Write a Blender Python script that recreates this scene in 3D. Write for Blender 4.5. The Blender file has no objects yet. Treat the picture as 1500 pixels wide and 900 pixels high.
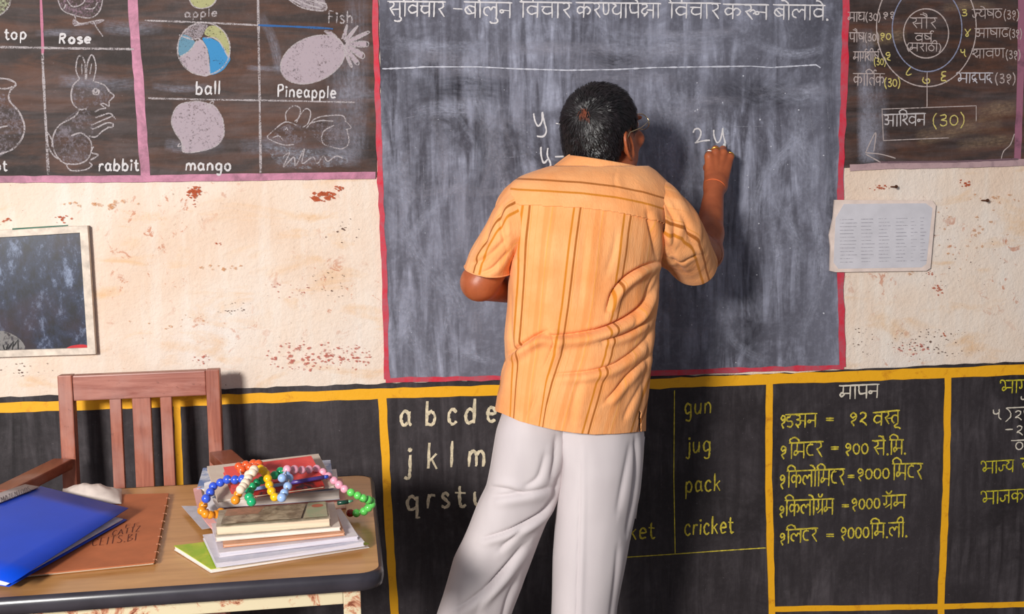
import bpy, bmesh, math, random
import numpy as np
from mathutils import Vector, Matrix, noise
random.seed(7); RNG = np.random.RandomState(11)
COL = bpy.context.scene.collection
SC = bpy.context.scene

# ------------------------------------------------------------------ camera
PX_F = 1650.0
PITCH, YAW, ROLL = [math.radians(a) for a in (7.1, 8.5, 0.86)]
CAM = np.array([0.0, -2.95, 1.45])
FW = np.array([math.sin(YAW)*math.cos(PITCH), math.cos(YAW)*math.cos(PITCH), -math.sin(PITCH)])
_R0 = np.array([math.cos(YAW), -math.sin(YAW), 0.0]); _U0 = np.cross(_R0, FW)
RT = math.cos(ROLL)*_R0 - math.sin(ROLL)*_U0
UP = math.sin(ROLL)*_R0 + math.cos(ROLL)*_U0
cd = bpy.data.cameras.new('camera'); cam = bpy.data.objects.new('camera', cd); COL.objects.link(cam)
cam.matrix_world = Matrix(((RT[0], UP[0], -FW[0], CAM[0]), (RT[1], UP[1], -FW[1], CAM[1]),
                           (RT[2], UP[2], -FW[2], CAM[2]), (0, 0, 0, 1)))
cd.sensor_width = 36.0; cd.lens = PX_F/1500*36; cd.clip_start = 0.05
SC.camera = cam

# ------------------------------------------------------------------ world, lights, exposure
w = bpy.data.worlds.new('world'); SC.world = w; w.use_nodes = True
w.node_tree.nodes['Background'].inputs[0].default_value = (0.80, 0.86, 1.0, 1)
w.node_tree.nodes['Background'].inputs[1].default_value = 0.25
def area_light(name, loc, target, sx, sy, power, color):
    l = bpy.data.lights.new(name, 'AREA'); l.shape = 'RECTANGLE'; l.size = sx; l.size_y = sy
    l.energy = power; l.color = color
    o = bpy.data.objects.new(name, l); COL.objects.link(o); o.location = loc
    o.rotation_euler = (Vector(target)-Vector(loc)).to_track_quat('-Z', 'Y').to_euler()
    return o
area_light('doorway_light', (-2.05, -4.75, 2.35), (0.2, 0, 1.3), 0.62, 0.62, 282, (1.0, 0.97, 0.92))
area_light('window_light', (-2.6, -4.2, 1.9), (0.3, 0, 1.2), 1.8, 1.6, 34, (0.95, 0.97, 1.0))
SC.view_settings.view_transform = 'Standard'; SC.view_settings.look = 'None'
SC.view_settings.gamma = 1; SC.view_settings.exposure = 0.0
SC.view_settings.use_curve_mapping = False
SC.cycles.transparent_max_bounces = 48   # many coats of chalk dust lie over one another

# ------------------------------------------------------------------ helpers: where a photo pixel lies in the room
def _ray(px, py): return FW + RT*(px-750)/PX_F + UP*(450-py)/PX_F
def at(px, py, Y=0.0):
    v = _ray(px, py); return CAM + v*((Y-CAM[1])/v[1])
def atz(px, py, Z):
    v = _ray(px, py); return CAM + v*((Z-CAM[2])/v[2])
def proj(P):
    q = np.asarray(P, float)-CAM; z = q@FW
    return 750+PX_F*(q@RT)/z, 450-PX_F*(q@UP)/z

# ------------------------------------------------------------------ helpers: objects
def empty(name, loc=(0, 0, 0), rz=0, parent=None):
    o = bpy.data.objects.new(name, None); COL.objects.link(o); o.location = loc; o.rotation_euler = (0, 0, rz)
    o.empty_display_size = 0.05
    if parent: o.parent = parent
    return o
def tag(o, label=None, cat=None, group=None, kind=None):
    for k, v in (('label', label), ('category', cat), ('group', group), ('kind', kind)):
        if v: o[k] = v
    return o
def mesh(name, verts, faces, mat, parent=None, smooth=False, uv=None, local=True):
    """verts in world space; the object sits at its parent's frame"""
    V = np.asarray(verts, float).reshape(-1, 3)
    if parent is not None:
        off = np.array(parent_origin(parent)); V = V-off
    me = bpy.data.meshes.new(name)
    me.from_pydata(V.tolist(), [], [list(map(int, f)) for f in faces])
    if mat is not None: me.materials.append(mat)
    if smooth: me.polygons.foreach_set('use_smooth', [True]*len(me.polygons))
    if uv is not None:
        l = me.uv_layers.new(name='UVMap'); li = np.zeros(len(me.loops), int); me.loops.foreach_get('vertex_index', li)
        l.data.foreach_set('uv', np.asarray(uv, float)[li].ravel())
    me.update()
    o = bpy.data.objects.new(name, me); COL.objects.link(o)
    if parent is not None: o.parent = parent
    return o
def parent_origin(p):
    t = np.zeros(3)
    while p is not None:
        t += np.array(p.location); p = p.parent
    return t
class MB:
    """collects shapes, links them as one mesh object"""
    def __init__(s): s.v = []; s.f = []
    def add(s, v, f):
        n = len(s.v); s.v += [tuple(p) for p in v]; s.f += [tuple(i+n for i in q) for q in f]; return s
    def box(s, lo, hi, bev=0.0, rot=None, org=(0, 0, 0)):
        bm = bmesh.new(); bmesh.ops.create_cube(bm, size=1)
        lo = Vector(lo); hi = Vector(hi); c = (lo+hi)/2; d = hi-lo
        for v in bm.verts: v.co = Vector((v.co.x*d.x, v.co.y*d.y, v.co.z*d.z))+c
        if bev > 0: bmesh.ops.bevel(bm, geom=list(bm.edges), offset=bev, segments=2, affect='EDGES', profile=0.6)
        if rot is not None:
            for v in bm.verts: v.co = rot @ v.co + Vector(org)
        bm.verts.index_update()
        s.add([v.co[:] for v in bm.verts], [[v.index for v in f.verts] for f in bm.faces]); bm.free(); return s
    def beam(s, a, b, wx, wy, up=(0, 0, 1), bev=0.002):
        """a bevelled bar from a to b; wx across, wy along the 'up' side"""
        a = Vector(a); b = Vector(b); d = b-a; L = d.length; z = d.normalized()
        x = Vector(up).cross(z)
        x = x.normalized() if x.length > 1e-6 else Vector((1, 0, 0)); y = z.cross(x)
        R = Matrix((x, y, z)).transposed()
        return s.box((-wx/2, -wy/2, 0), (wx/2, wy/2, L), bev, R, a)
    def tube(s, pts, r, n=8, cap=True, closed=False):
        P = [Vector(p) for p in pts]; rr = r if hasattr(r, '__len__') else [r]*len(P)
        rings = []; up = None
        for i, p in enumerate(P):
            if closed: t = (P[(i+1) % len(P)]-P[i-1]).normalized()
            else: t = (P[min(i+1, len(P)-1)]-P[max(i-1, 0)]).normalized()
            if up is None: up = Vector((0, 0, 1)) if abs(t.z) < .9 else Vector((1, 0, 0))
            x = up.cross(t).normalized(); y = t.cross(x); up = y
            rings.append([p+(x*math.cos(2*math.pi*k/n)+y*math.sin(2*math.pi*k/n))*rr[i] for k in range(n)])
        v = [q for R in rings for q in R]; f = []
        m = len(P)
        for i in range(m if closed else m-1):
            j = (i+1) % m
            for k in range(n): f.append((i*n+k, i*n+(k+1) % n, j*n+(k+1) % n, j*n+k))
        if cap and not closed: f.append(tuple(range(n-1, -1, -1))); f.append(tuple((m-1)*n+k for k in range(n)))
        return s.add(v, f)
    def ball(s, c, r, n=12, m=8, sq=(1, 1, 1)):
        v = [(c[0], c[1], c[2]+r*sq[2])]; f = []
        for i in range(1, m):
            t = math.pi*i/m
            for k in range(n):
                a = 2*math.pi*k/n
                v.append((c[0]+r*sq[0]*math.sin(t)*math.cos(a), c[1]+r*sq[1]*math.sin(t)*math.sin(a), c[2]+r*sq[2]*math.cos(t)))
        v.append((c[0], c[1], c[2]-r*sq[2]))
        for k in range(n): f.append((0, 1+k, 1+(k+1) % n))
        for i in range(m-2):
            for k in range(n):
                a = 1+i*n+k; b = 1+i*n+(k+1) % n; f.append((a, a+n, b+n, b))
        e = len(v)-1; q = 1+(m-2)*n
        for k in range(n): f.append((e, q+(k+1) % n, q+k))
        return s.add(v, f)
    def build(s, name, mat, parent=None, smooth=False): return mesh(name, s.v, s.f, mat, parent, smooth)
def catmull(P, n=6, closed=False):
    P = [np.asarray(p, float) for p in P]; m = len(P)
    if m < 3: return P
    out = []
    rng = range(m) if closed else range(m-1)
    for i in rng:
        if closed: p0, p1, p2, p3 = P[i-1], P[i], P[(i+1) % m], P[(i+2) % m]
        else: p0, p1, p2, p3 = P[max(i-1, 0)], P[i], P[i+1], P[min(i+2, m-1)]
        for k in range(n):
            t = k/n
            out.append(.5*((2*p1)+(-p0+p2)*t+(2*p0-5*p1+4*p2-p3)*t*t+(-p0+3*p1-3*p2+p3)*t**3))
    if not closed: out.append(P[-1])
    return out

# ------------------------------------------------------------------ helpers: materials
def srgb(r, g, b):
    f = lambda c: (c/255/12.92) if c/255 <= .04045 else ((c/255+.055)/1.055)**2.4
    return (f(r), f(g), f(b), 1.0)
class NT:
    def __init__(s, name):
        s.m = bpy.data.materials.new(name); s.m.use_nodes = True; s.t = s.m.node_tree
        s.b = s.t.nodes['Principled BSDF']; s.out = s.t.nodes['Material Output']
        s.tc = s.t.nodes.new('ShaderNodeTexCoord')
    def lk(s, a, b): s.t.links.new(a, b)
    def val(s, sock, v):
        if hasattr(v, 'is_linked') or hasattr(v, 'node'): s.lk(v, sock)
        else: sock.default_value = v
    def mp(s, scale=(1, 1, 1), rot=(0, 0, 0), loc=(0, 0, 0), src='Object'):
        n = s.t.nodes.new('ShaderNodeMapping'); s.lk(s.tc.outputs[src], n.inputs[0])
        n.inputs['Scale'].default_value = scale; n.inputs['Rotation'].default_value = rot; n.inputs['Location'].default_value = loc
        return n.outputs[0]
    def noise(s, vec, scale, detail=5, rough=.6, dist=0.0, out='Fac'):
        n = s.t.nodes.new('ShaderNodeTexNoise'); s.lk(vec, n.inputs['Vector']); n.inputs['Scale'].default_value = scale
        n.inputs['Detail'].default_value = detail; n.inputs['Roughness'].default_value = rough; n.inputs['Distortion'].default_value = dist
        return n.outputs[out]
    def voro(s, vec, scale, feature='F1', out='Distance'):
        n = s.t.nodes.new('ShaderNodeTexVoronoi'); n.feature = feature; s.lk(vec, n.inputs['Vector']); n.inputs['Scale'].default_value = scale
        return n.outputs[out]
    def ramp(s, fac, stops, interp='LINEAR'):
        n = s.t.nodes.new('ShaderNodeValToRGB'); s.lk(fac, n.inputs[0]); e = n.color_ramp.elements; n.color_ramp.interpolation = interp
        while len(e) > 1: e.remove(e[-1])
        for i, (p, c) in enumerate(stops):
            if not hasattr(c, '__len__'): c = (c, c, c, 1)
            if i == 0: el = e[0]; el.position = p
            else: el = e.new(p)
            el.color = c
        return n.outputs[0]
    def mix(s, fac, a, b, mode='MIX'):
        n = s.t.nodes.new('ShaderNodeMix'); n.data_type = 'RGBA'; n.blend_type = mode
        s.val(n.inputs[0], fac); s.val(n.inputs[6], a); s.val(n.inputs[7], b); return n.outputs[2]
    def math(s, op, a, b=0.0, clamp=False):
        n = s.t.nodes.new('ShaderNodeMath'); n.operation = op; n.use_clamp = clamp; s.val(n.inputs[0], a); s.val(n.inputs[1], b); return n.outputs[0]
    def bump(s, h, strength=.3, dist=.002):
        n = s.t.nodes.new('ShaderNodeBump'); s.lk(h, n.inputs['Height']); n.inputs['Strength'].default_value = strength
        n.inputs['Distance'].default_value = dist; s.lk(n.outputs[0], s.b.inputs['Normal'])
    def base(s, c): s.val(s.b.inputs['Base Color'], c); return s
    def rough(s, r): s.val(s.b.inputs['Roughness'], r); return s
    def spec(s, r): s.val(s.b.inputs['Specular IOR Level'], r); return s
    def metal(s, r): s.val(s.b.inputs['Metallic'], r); return s
    def alpha(s, fac):
        tr = s.t.nodes.new('ShaderNodeBsdfTransparent'); mx = s.t.nodes.new('ShaderNodeMixShader')
        s.lk(fac, mx.inputs[0]); s.lk(tr.outputs[0], mx.inputs[1]); s.lk(s.b.outputs[0], mx.inputs[2]); s.lk(mx.outputs[0], s.out.inputs[0])
def plain(name, c, rough=.6, spec=.3, var=.12, scale=30, metal=0, bump=0):
    k = NT(name); v = k.mp()
    n = k.noise(v, scale, 5)
    d = tuple(x*(1-var*2) for x in c[:3])+(1,)
    l = tuple(min(1, x*(1+var)) for x in c[:3])+(1,)
    k.base(k.ramp(n, [(.3, d), (.7, l)])).rough(rough).spec(spec).metal(metal)
    if bump: k.bump(n, bump, .002)
    return k.m
_chalk = {}
def chalk(c, cover=.75, fine=420, key=None):
    """dry chalk or thin paint that lets the wall through where it missed"""
    kk = (c, cover, fine)
    if kk in _chalk: return _chalk[kk]
    k = NT('chalk_%d' % len(_chalk)); v = k.mp()
    a = k.noise(v, fine, 3, .7); b = k.noise(v, 28, 3, .6)
    s = k.math('ADD', a, k.math('MULTIPLY', b, .5))
    t = 1.02-.55*cover
    fac = k.ramp(s, [(max(0, t-.14)/1.0, 0.0), (min(1, t+.08), min(1.0, .35+cover*.65))])
    k.base(c).rough(.95).spec(.05); k.alpha(fac); _chalk[kk] = k.m
    return k.m
# ------------------------------------------------------------------ stroke lettering (x right, y up, headline at 1)
def _circ(cx, cy, rx, ry=None, n=9, a0=0): 
    ry = ry or rx
    return [(cx+rx*math.cos(a0+2*math.pi*i/(n-1)), cy+ry*math.sin(a0+2*math.pi*i/(n-1))) for i in range(n)]
def st(x, y0=1, y1=0): return ('l', [(x, y0), (x, y1)])
def C(*p): return ('c', list(p))
def L(*p): return ('l', list(p))
DV = {
 'ा': (.28, [st(.14)]), 'I': (.28, [st(.14), C((.14, 1), (.04, 1.2), (.3, 1.36), (.58, 1.22), (.62, 1.02))]),
 'ी': (.28, [st(.14), C((.14, 1), (.14, 1.25), (-.02, 1.36), (-.2, 1.22), (-.26, 1.02))]),
 'ो': (.28, [st(.14), C((.14, 1), (.08, 1.14), (-.06, 1.28), (-.26, 1.3))]),
 'ौ': (.28, [st(.14), C((.14, 1), (.08, 1.14), (-.06, 1.28), (-.26, 1.3)), C((.14, 1), (.16, 1.2), (.08, 1.36), (-.1, 1.44))]),
 'े': (0, [C((-.13, 1), (-.2, 1.16), (-.34, 1.28), (-.5, 1.3))]),
 'ु': (0, [C((-.2, .02), (-.08, -.12), (-.14, -.28), (-.34, -.32), (-.5, -.24))]),
 'ू': (0, [C((-.14, .02), (-.34, -.1), (-.3, -.24), (-.1, -.26), (.05, -.36))]),
 'ं': (0, [C(*_circ(-.2, 1.22, .035))]), 'ॅ': (0, [C((-.42, 1.36), (-.34, 1.18), (-.2, 1.16), (-.1, 1.36))]),
 'R': (0, [C((-.13, 1), (-.16, 1.18), (-.02, 1.3), (.1, 1.2))]), 'r': (0, [L((-.14, .42), (-.46, .12))]),
 'क': (.86, [st(.42), C((.42, .66), (.2, .74), (.06, .52), (.18, .3), (.42, .42)), C((.42, .58), (.6, .74), (.76, .56), (.72, .34), (.6, .24))]),
 'ख': (.9, [st(.76), C((.08, .94), (.3, .94), (.34, .7), (.16, .56), (.3, .3)), C((.76, .62), (.56, .7), (.46, .48), (.58, .28), (.76, .4)), L((.16, .5), (.34, .18), (.5, .24))]),
 'ग': (.62, [st(.5), C((.2, 1), (.22, .6), (.2, .4), (.1, .36), (.06, .48))]),
 'घ': (.72, [st(.58), C((.24, .94), (.08, .9), (.08, .7), (.3, .64), (.08, .55), (.08, .28), (.34, .24), (.58, .4))]),
 'च': (.72, [st(.58), L((.05, .72), (.58, .72)), C((.22, .72), (.12, .46), (.3, .26), (.58, .36))]),
 'ज': (.74, [st(.6), C((.6, .6), (.34, .62), (.34, .34), (.2, .18), (.06, .28), (.06, .46))]),
 'J': (.5, [C((.56, .6), (.34, .62), (.34, .34), (.2, .18), (.06, .28), (.06, .46))]),
 'झ': (.86, [st(.72), C((.1, .94), (.34, .88), (.34, .66), (.14, .62), (.36, .54), (.38, .3), (.2, .2), (.08, .3), (.3, .02)), L((.36, .52), (.72, .52))]),
 'ट': (.56, [L((.28, 1), (.28, .86)), C((.46, .84), (.16, .82), (.06, .5), (.18, .2), (.46, .18))]),
 'ठ': (.6, [L((.28, 1), (.28, .78)), C(*_circ(.28, .44, .24, .34, a0=math.pi/2))]),
 'ड': (.58, [L((.3, 1), (.3, .82)), C((.32, .82), (.1, .78), (.1, .54), (.36, .5), (.46, .3), (.32, .1), (.08, .16))]),
 'ढ': (.6, [L((.3, 1), (.3, .86)), C((.48, .84), (.16, .84), (.05, .48), (.18, .14), (.44, .16), (.46, .38), (.26, .36))]),
 'ण': (.8, [st(.66), C((.1, 1), (.1, .5), (.14, .28), (.3, .28), (.38, .5), (.38, 1))]),
 'N': (.5, [C((.1, 1), (.1, .5), (.14, .28), (.3, .28), (.38, .5), (.38, 1))]),
 'त': (.62, [st(.5), C((.5, .6), (.22, .66), (.08, .44), (.14, .2), (.26, .08))]),
 'द': (.58, [L((.3, 1), (.3, .8)), C((.3, .8), (.08, .72), (.08, .42), (.28, .38), (.34, .5), (.26, .34), (.48, .02))]),
 'न': (.66, [st(.54), L((.54, .5), (.2, .5)), C(*_circ(.13, .44, .09))]),
 'प': (.66, [st(.54), C((.1, 1), (.1, .56), (.2, .36), (.54, .42))]),
 'ब': (.68, [st(.56), C((.56, .68), (.24, .76), (.06, .5), (.24, .24), (.56, .36)), L((.14, .68), (.46, .28))]),
 'भ': (.92, [st(.78), C((.0, .8), (-.03, .96), (.08, 1.04), (.22, .98), (.30, .8), (.3, .44)), C((.3, .44), (.18, .5), (.1, .36), (.18, .22), (.32, .34), (.38, .42)), L((.3, .44), (.78, .44))]),
 'म': (.78, [st(.64), L((.22, 1), (.22, .44)), C((.22, .44), (.12, .5), (.03, .36), (.1, .22), (.24, .34), (.3, .42)), L((.22, .44), (.64, .44))]),
 'य': (.68, [st(.56), C((.1, .96), (.28, .84), (.12, .62), (.14, .36), (.34, .26), (.56, .42))]),
 'र': (.54, [C((.08, .96), (.34, .96), (.4, .72), (.24, .56), (.12, .52)), L((.14, .54), (.46, .02))]),
 'ल': (.86, [st(.72), C((.72, .62), (.54, .72), (.42, .52), (.3, .7), (.1, .6), (.08, .3), (.28, .14))]),
 'व': (.68, [st(.56), C((.56, .68), (.24, .76), (.06, .5), (.24, .24), (.56, .36))]),
 'श': (.72, [st(.6), C((.1, .72), (.14, .92), (.34, .9), (.34, .66), (.14, .48), (.42, .08)), C(*_circ(.1, .5, .06))]),
 'S': (.46, [C((.1, .72), (.14, .92), (.34, .9), (.34, .66), (.14, .48), (.42, .08)), C(*_circ(.1, .5, .06))]),
 'ष': (.68, [st(.56), C((.1, 1), (.1, .56), (.2, .36), (.56, .42)), L((.12, .8), (.56, .46))]),
 'स': (.86, [st(.7), C((.08, .96), (.32, .94), (.34, .7), (.12, .52)), L((.12, .54), (.4, .06)), L((.26, .46), (.7, .5))]),
 'H': (.5, [C((.08, .96), (.32, .94), (.34, .7), (.12, .52)), L((.12, .54), (.4, .06)), L((.26, .46), (.56, .5))]),
 'K': (.84, [st(.7), C((.08, .9), (.3, .94), (.36, .76), (.14, .6), (.08, .4), (.24, .28), (.4, .42), (.2, .12)), L((.36, .54), (.7, .54))]),
 'अ': (.9, [st(.74), C((.08, .9), (.34, .92), (.34, .66), (.16, .6), (.4, .5), (.34, .2), (.08, .24)), L((.38, .5), (.74, .5))]),
 'U': (0, [C((-.2, .5), (-.06, .64), (.06, .5), (-.06, .38))]),
}
DG = {
 '०': (.5, [C(*_circ(.25, .5, .18, .34, 11, math.pi/2))]), '0': (.5, [C(*_circ(.25, .5, .18, .34, 11, math.pi/2))]),
 '१': (.5, [C((.36, .68), (.22, .56), (.12, .72), (.24, .88), (.4, .74), (.36, .44), (.16, .3), (.3, .02))]),
 '२': (.54, [C((.1, .78), (.22, .9), (.4, .8), (.36, .56), (.16, .38), (.1, .3), (.24, .3), (.46, .04))]),
 '३': (.5, [C((.1, .86), (.34, .9), (.36, .66), (.16, .56), (.4, .46), (.38, .2), (.2, .14), (.1, .26))]),
 '४': (.5, [C((.05, .92), (.22, .5), (.3, .2), (.2, .06), (.12, .2), (.26, .5), (.46, .92))]),
 '५': (.54, [C((.08, .92), (.1, .62), (.24, .54), (.38, .66)), C((.38, .94), (.38, .6), (.36, .3), (.5, .06))]),
 '६': (.5, [C((.4, .92), (.14, .88), (.14, .64), (.36, .56), (.12, .46), (.12, .2), (.34, .18), (.46, .02))]),
 '७': (.54, [C((.1, .9), (.06, .5), (.16, .2), (.38, .2), (.46, .5), (.36, .7), (.24, .58), (.32, .44))]),
 '८': (.54, [C((.44, .96), (.28, .74), (.12, .5), (.08, .3), (.24, .18), (.46, .26))]),
 '९': (.5, [C((.38, .84), (.2, .92), (.1, .74), (.24, .6), (.38, .7), (.34, .46), (.16, .3), (.42, .1))]),
 '-': (.5, [L((.08, .5), (.42, .5))]), '=': (.6, [L((.08, .6), (.5, .6)), L((.08, .38), (.5, .38))]),
 '.': (.22, [C(*_circ(.1, .05, .03))]), '(': (.28, [C((.22, 1.05), (.08, .7), (.08, .3), (.22, -.08))]),
 ')': (.28, [C((.06, 1.05), (.2, .7), (.2, .3), (.06, -.08))]), ' ': (.42, []),
}
LT = {
 'a': (.6, [C((.44, .5), (.24, .62), (.08, .36), (.18, .04), (.4, .14)), C((.46, .6), (.44, .2), (.54, .02))]),
 'b': (.6, [L((.1, 1), (.1, 0)), C((.1, .4), (.3, .58), (.48, .36), (.36, .04), (.1, .1))]),
 'c': (.54, [C((.46, .48), (.28, .62), (.1, .44), (.1, .16), (.28, 0), (.46, .12))]),
 'd': (.6, [L((.46, 1), (.46, 0)), C((.46, .44), (.26, .6), (.08, .38), (.16, .04), (.46, .12))]),
 'e': (.56, [C((.1, .34), (.46, .36), (.38, .58), (.2, .58), (.08, .34), (.18, .04), (.46, .1))]),
 'f': (.4, [C((.4, .94), (.22, .98), (.18, .8), (.18, 0)), L((.04, .6), (.36, .6))]),
 'g': (.6, [C((.44, .5), (.24, .62), (.08, .36), (.18, .06), (.44, .16)), C((.46, .6), (.46, 0), (.38, -.34), (.1, -.3))]),
 'h': (.6, [L((.1, 1), (.1, 0)), C((.1, .4), (.3, .6), (.46, .42), (.46, 0))]),
 'i': (.24, [L((.12, .6), (.12, 0)), C(*_circ(.12, .8, .03))]),
 'j': (.36, [C((.26, .6), (.26, 0), (.2, -.3), (.02, -.24)), C(*_circ(.26, .8, .03))]),
 'k': (.56, [L((.1, 1), (.1, 0)), L((.44, .58), (.12, .26)), L((.22, .34), (.48, 0))]),
 'l': (.24, [L((.12, 1), (.12, 0))]),
 'm': (.86, [L((.1, .6), (.1, 0)), C((.1, .42), (.26, .6), (.42, .46), (.42, 0)), C((.42, .42), (.58, .6), (.74, .46), (.74, 0))]),
 'n': (.6, [L((.1, .6), (.1, 0)), C((.1, .42), (.3, .6), (.46, .42), (.46, 0))]),
 'o': (.6, [C(*_circ(.28, .3, .2, .29))]),
 'p': (.6, [L((.1, .6), (.1, -.36)), C((.1, .42), (.3, .6), (.48, .36), (.36, .02), (.1, .1))]),
 'q': (.6, [L((.46, .6), (.46, -.36)), L((.46, -.36), (.58, -.3)), C((.46, .44), (.26, .6), (.08, .38), (.16, .04), (.46, .12))]),
 'r': (.44, [L((.1, .6), (.1, 0)), C((.1, .36), (.22, .56), (.42, .54))]),
 's': (.5, [C((.42, .5), (.24, .62), (.1, .48), (.26, .32), (.42, .16), (.26, 0), (.06, .08))]),
 't': (.42, [C((.18, .9), (.18, .2), (.26, 0), (.4, .08)), L((.02, .6), (.38, .6))]),
 'u': (.6, [C((.1, .6), (.1, .16), (.24, 0), (.44, .2)), L((.46, .6), (.46, 0))]),
 'y': (.56, [C((.08, .6), (.14, .22), (.3, .16), (.42, .4)), C((.46, .6), (.42, 0), (.3, -.34), (.06, -.3))]),
 'R': (.66, [L((.1, 1), (.1, 0)), C((.1, .96), (.42, .98), (.46, .66), (.12, .5)), L((.24, .5), (.5, 0))]),
 'P': (.62, [L((.1, 1), (.1, 0)), C((.1, .96), (.44, .98), (.48, .64), (.12, .48))]),
 'F': (.56, [L((.1, 1), (.1, 0)), L((.1, 1), (.46, 1)), L((.1, .55), (.4, .55))]),
 'E': (.56, [L((.1, 1), (.1, 0)), L((.1, 1), (.46, 1)), L((.1, .52), (.4, .52)), L((.1, 0), (.46, 0))]),
 'A': (.66, [L((.04, 0), (.3, 1)), L((.3, 1), (.58, 0)), L((.14, .38), (.48, .38))]),
 'I': (.24, [L((.12, 1), (.12, 0))]), 'M': (.76, [L((.08, 0), (.1, 1), (.36, .3), (.6, 1), (.64, 0))]),
 'O': (.66, [C(*_circ(.32, .5, .25, .48))]), 'S': (.56, [C((.46, .88), (.24, 1), (.1, .78), (.28, .54), (.46, .26), (.28, 0), (.06, .12))]),
 'T': (.56, [L((.28, 1), (.28, 0)), L((.04, 1), (.52, 1))]), 'N': (.66, [L((.1, 0), (.1, 1), (.54, 0), (.54, 1))]),
 'Z': (.56, [L((.06, 1), (.48, 1), (.06, 0), (.5, 0))]), 'B': (.6, [L((.1, 1), (.1, 0)), C((.1, .98), (.42, .9), (.12, .54)), C((.12, .54), (.52, .3), (.1, 0))]),
 'C': (.6, [C((.52, .82), (.3, 1), (.08, .6), (.2, .06), (.52, .14))]),
}
def strokes_of(word, latin=False):
    """polylines of a word and its width, in glyph units"""
    x = 0; out = []; heads = []; 
    for ch in word:
        T = LT if latin and ch in LT else (DG if ch in DG else DV)
        wd, ss = T[ch]
        for k, P in ss: out.append([(x+a, b) for a, b in (P if k == 'l' else catmull(P, 5))])
        if not latin and T is DV and wd > 0: 
            if heads and abs(heads[-1][1]-x) < 1e-6 and ch != 'भ': heads[-1][1] = x+wd
            else: heads.append([x+(.34 if ch == 'भ' else 0), x+wd])
        x += wd + (.06 if latin else 0)
    for a, b in heads: out.append([(a-.03, 1), (b+.01, 1)])
    return out, x
def ribbon(mb, P, wid, jit=.18):
    """flat strip along 3-D polyline P lying on the plane with normal nrm"""
    P = [np.asarray(p, float) for p in P]
    if len(P) < 2: return
    # resample densely enough for an uneven hand-drawn edge
    Q = [P[0]]
    for a, b in zip(P[:-1], P[1:]):
        n = max(1, int(np.linalg.norm(b-a)/(wid*2.2)))
        for k in range(1, n+1): Q.append(a+(b-a)*k/n)
    v = []; f = []; nr = ribbon.nrm; ribbon.k = (ribbon.k+1) % 9
    P = [q+nr*(ribbon.k*1.5e-5+j*1.5e-6) for j, q in enumerate(Q)]
    for i, p in enumerate(P):
        t = P[min(i+1, len(P)-1)]-P[max(i-1, 0)]; t = t/(np.linalg.norm(t)+1e-9)
        s = np.cross(t, nr); wj = wid/2*(1+RNG.uniform(-jit, jit))
        v += [p+s*wj, p-s*wj]
    v[0] = v[0]*.7+v[1]*.3; v[-1] = v[-1]*.7+v[-2]*.3
    for i in range(len(P)-1): f.append((2*i, 2*i+1, 2*i+3, 2*i+2))
    mb.add(v, f)
ribbon.nrm = np.array([0., -1., 0.]); ribbon.k = 0
_lay = [0]
def layer():
    _lay[0] += 1; return -.0040-.00006*(_lay[0] % 12)
def wall_lines(name, lines, wid_px, mat, parent, curved=False, closed=False, y=None, jit=.25):
    """polylines given by photo pixels, drawn on the wall; stroke width in pixels"""
    mb = MB(); y = layer() if y is None else y
    for P in lines:
        if curved: P = catmull(P, 6, closed)
        if closed: P = list(P)+[P[0]]
        ribbon(mb, [at(p[0], p[1], y) for p in P], wid_px*.00172, jit)
    return mb.build(name, mat, parent)
def wall_fill(name, P, mat, parent, y=None, curved=False):
    y = layer() if y is None else y
    if curved: P = catmull(P, 6, True)
    return mesh(name, [at(p[0], p[1], y) for p in P], [list(range(len(P)))[::-1]], mat, parent)
def write(name, s, x0, y0, x1, y1, h, wid_px, mat, parent, latin=False, slant=0.0, wob=.012, split=False):
    """one word or line: baseline from (x0,y0) to (x1,y1) in photo pixels, headline h pixels above"""
    if split:
        n = len(s); objs = []
        for i, ch in enumerate(s):
            if ch == ' ': continue
        return objs
    S, wd = strokes_of(s, latin); ux = np.array([x1-x0, y1-y0])/wd; lines = []
    for P in S:
        q = []
        for a, b in P:
            a += RNG.uniform(-wob, wob); b += RNG.uniform(-wob, wob)
            q.append((x0+ux[0]*a+slant*b*h, y0+ux[1]*a-b*h))
        lines.append(q)
    return wall_lines(name, lines, wid_px, mat, parent)
# ------------------------------------------------------------------ wall and floor
def plaster():
    k = NT('old_limewash'); v = k.mp(); 
    big = k.noise(v, 2.2, 4, .55, .3); vs = k.mp((3.0, 1, 9.0)); streak = k.noise(vs, 1.3, 5, .6, .6)
    c = k.ramp(big, [(.3, srgb(224, 194, 170)), (.5, srgb(231, 211, 194)), (.68, srgb(229, 216, 206))])
    c = k.mix(k.ramp(streak, [(.54, 0), (.70, .7)]), c, srgb(224, 178, 128))
    vw = k.mp((9, 1, 1.2)); wash = k.noise(vw, 2.0, 4, .6)
    c = k.mix(k.ramp(wash, [(.5, 0), (.75, .4)]), c, srgb(240, 236, 230))
    fine = k.noise(v, 26, 7, .72, .8); patch = k.noise(v, 3.1, 3, .5)
    m = k.math('MULTIPLY', k.ramp(fine, [(.585, 0), (.63, 1)]), k.ramp(patch, [(.48, 0), (.62, .8)]))
    c = k.mix(m, c, srgb(196, 128, 98))
    sp = k.noise(v, 75, 4, .6); sp2 = k.noise(v, 4.5, 2, .5)
    m2 = k.math('MULTIPLY', k.ramp(sp, [(.66, 0), (.7, 1)]), k.ramp(sp2, [(.5, 0), (.66, .8)]))
    c = k.mix(m2, c, srgb(128, 92, 72))
    k.base(c).rough(.92).spec(.12)
    h = k.math('ADD', k.noise(v, 14, 8, .7), k.math('MULTIPLY', k.noise(v, 90, 4, .6), .35)); k.bump(h, .75, .008)
    return k.m
M_PLASTER = plaster()
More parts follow.
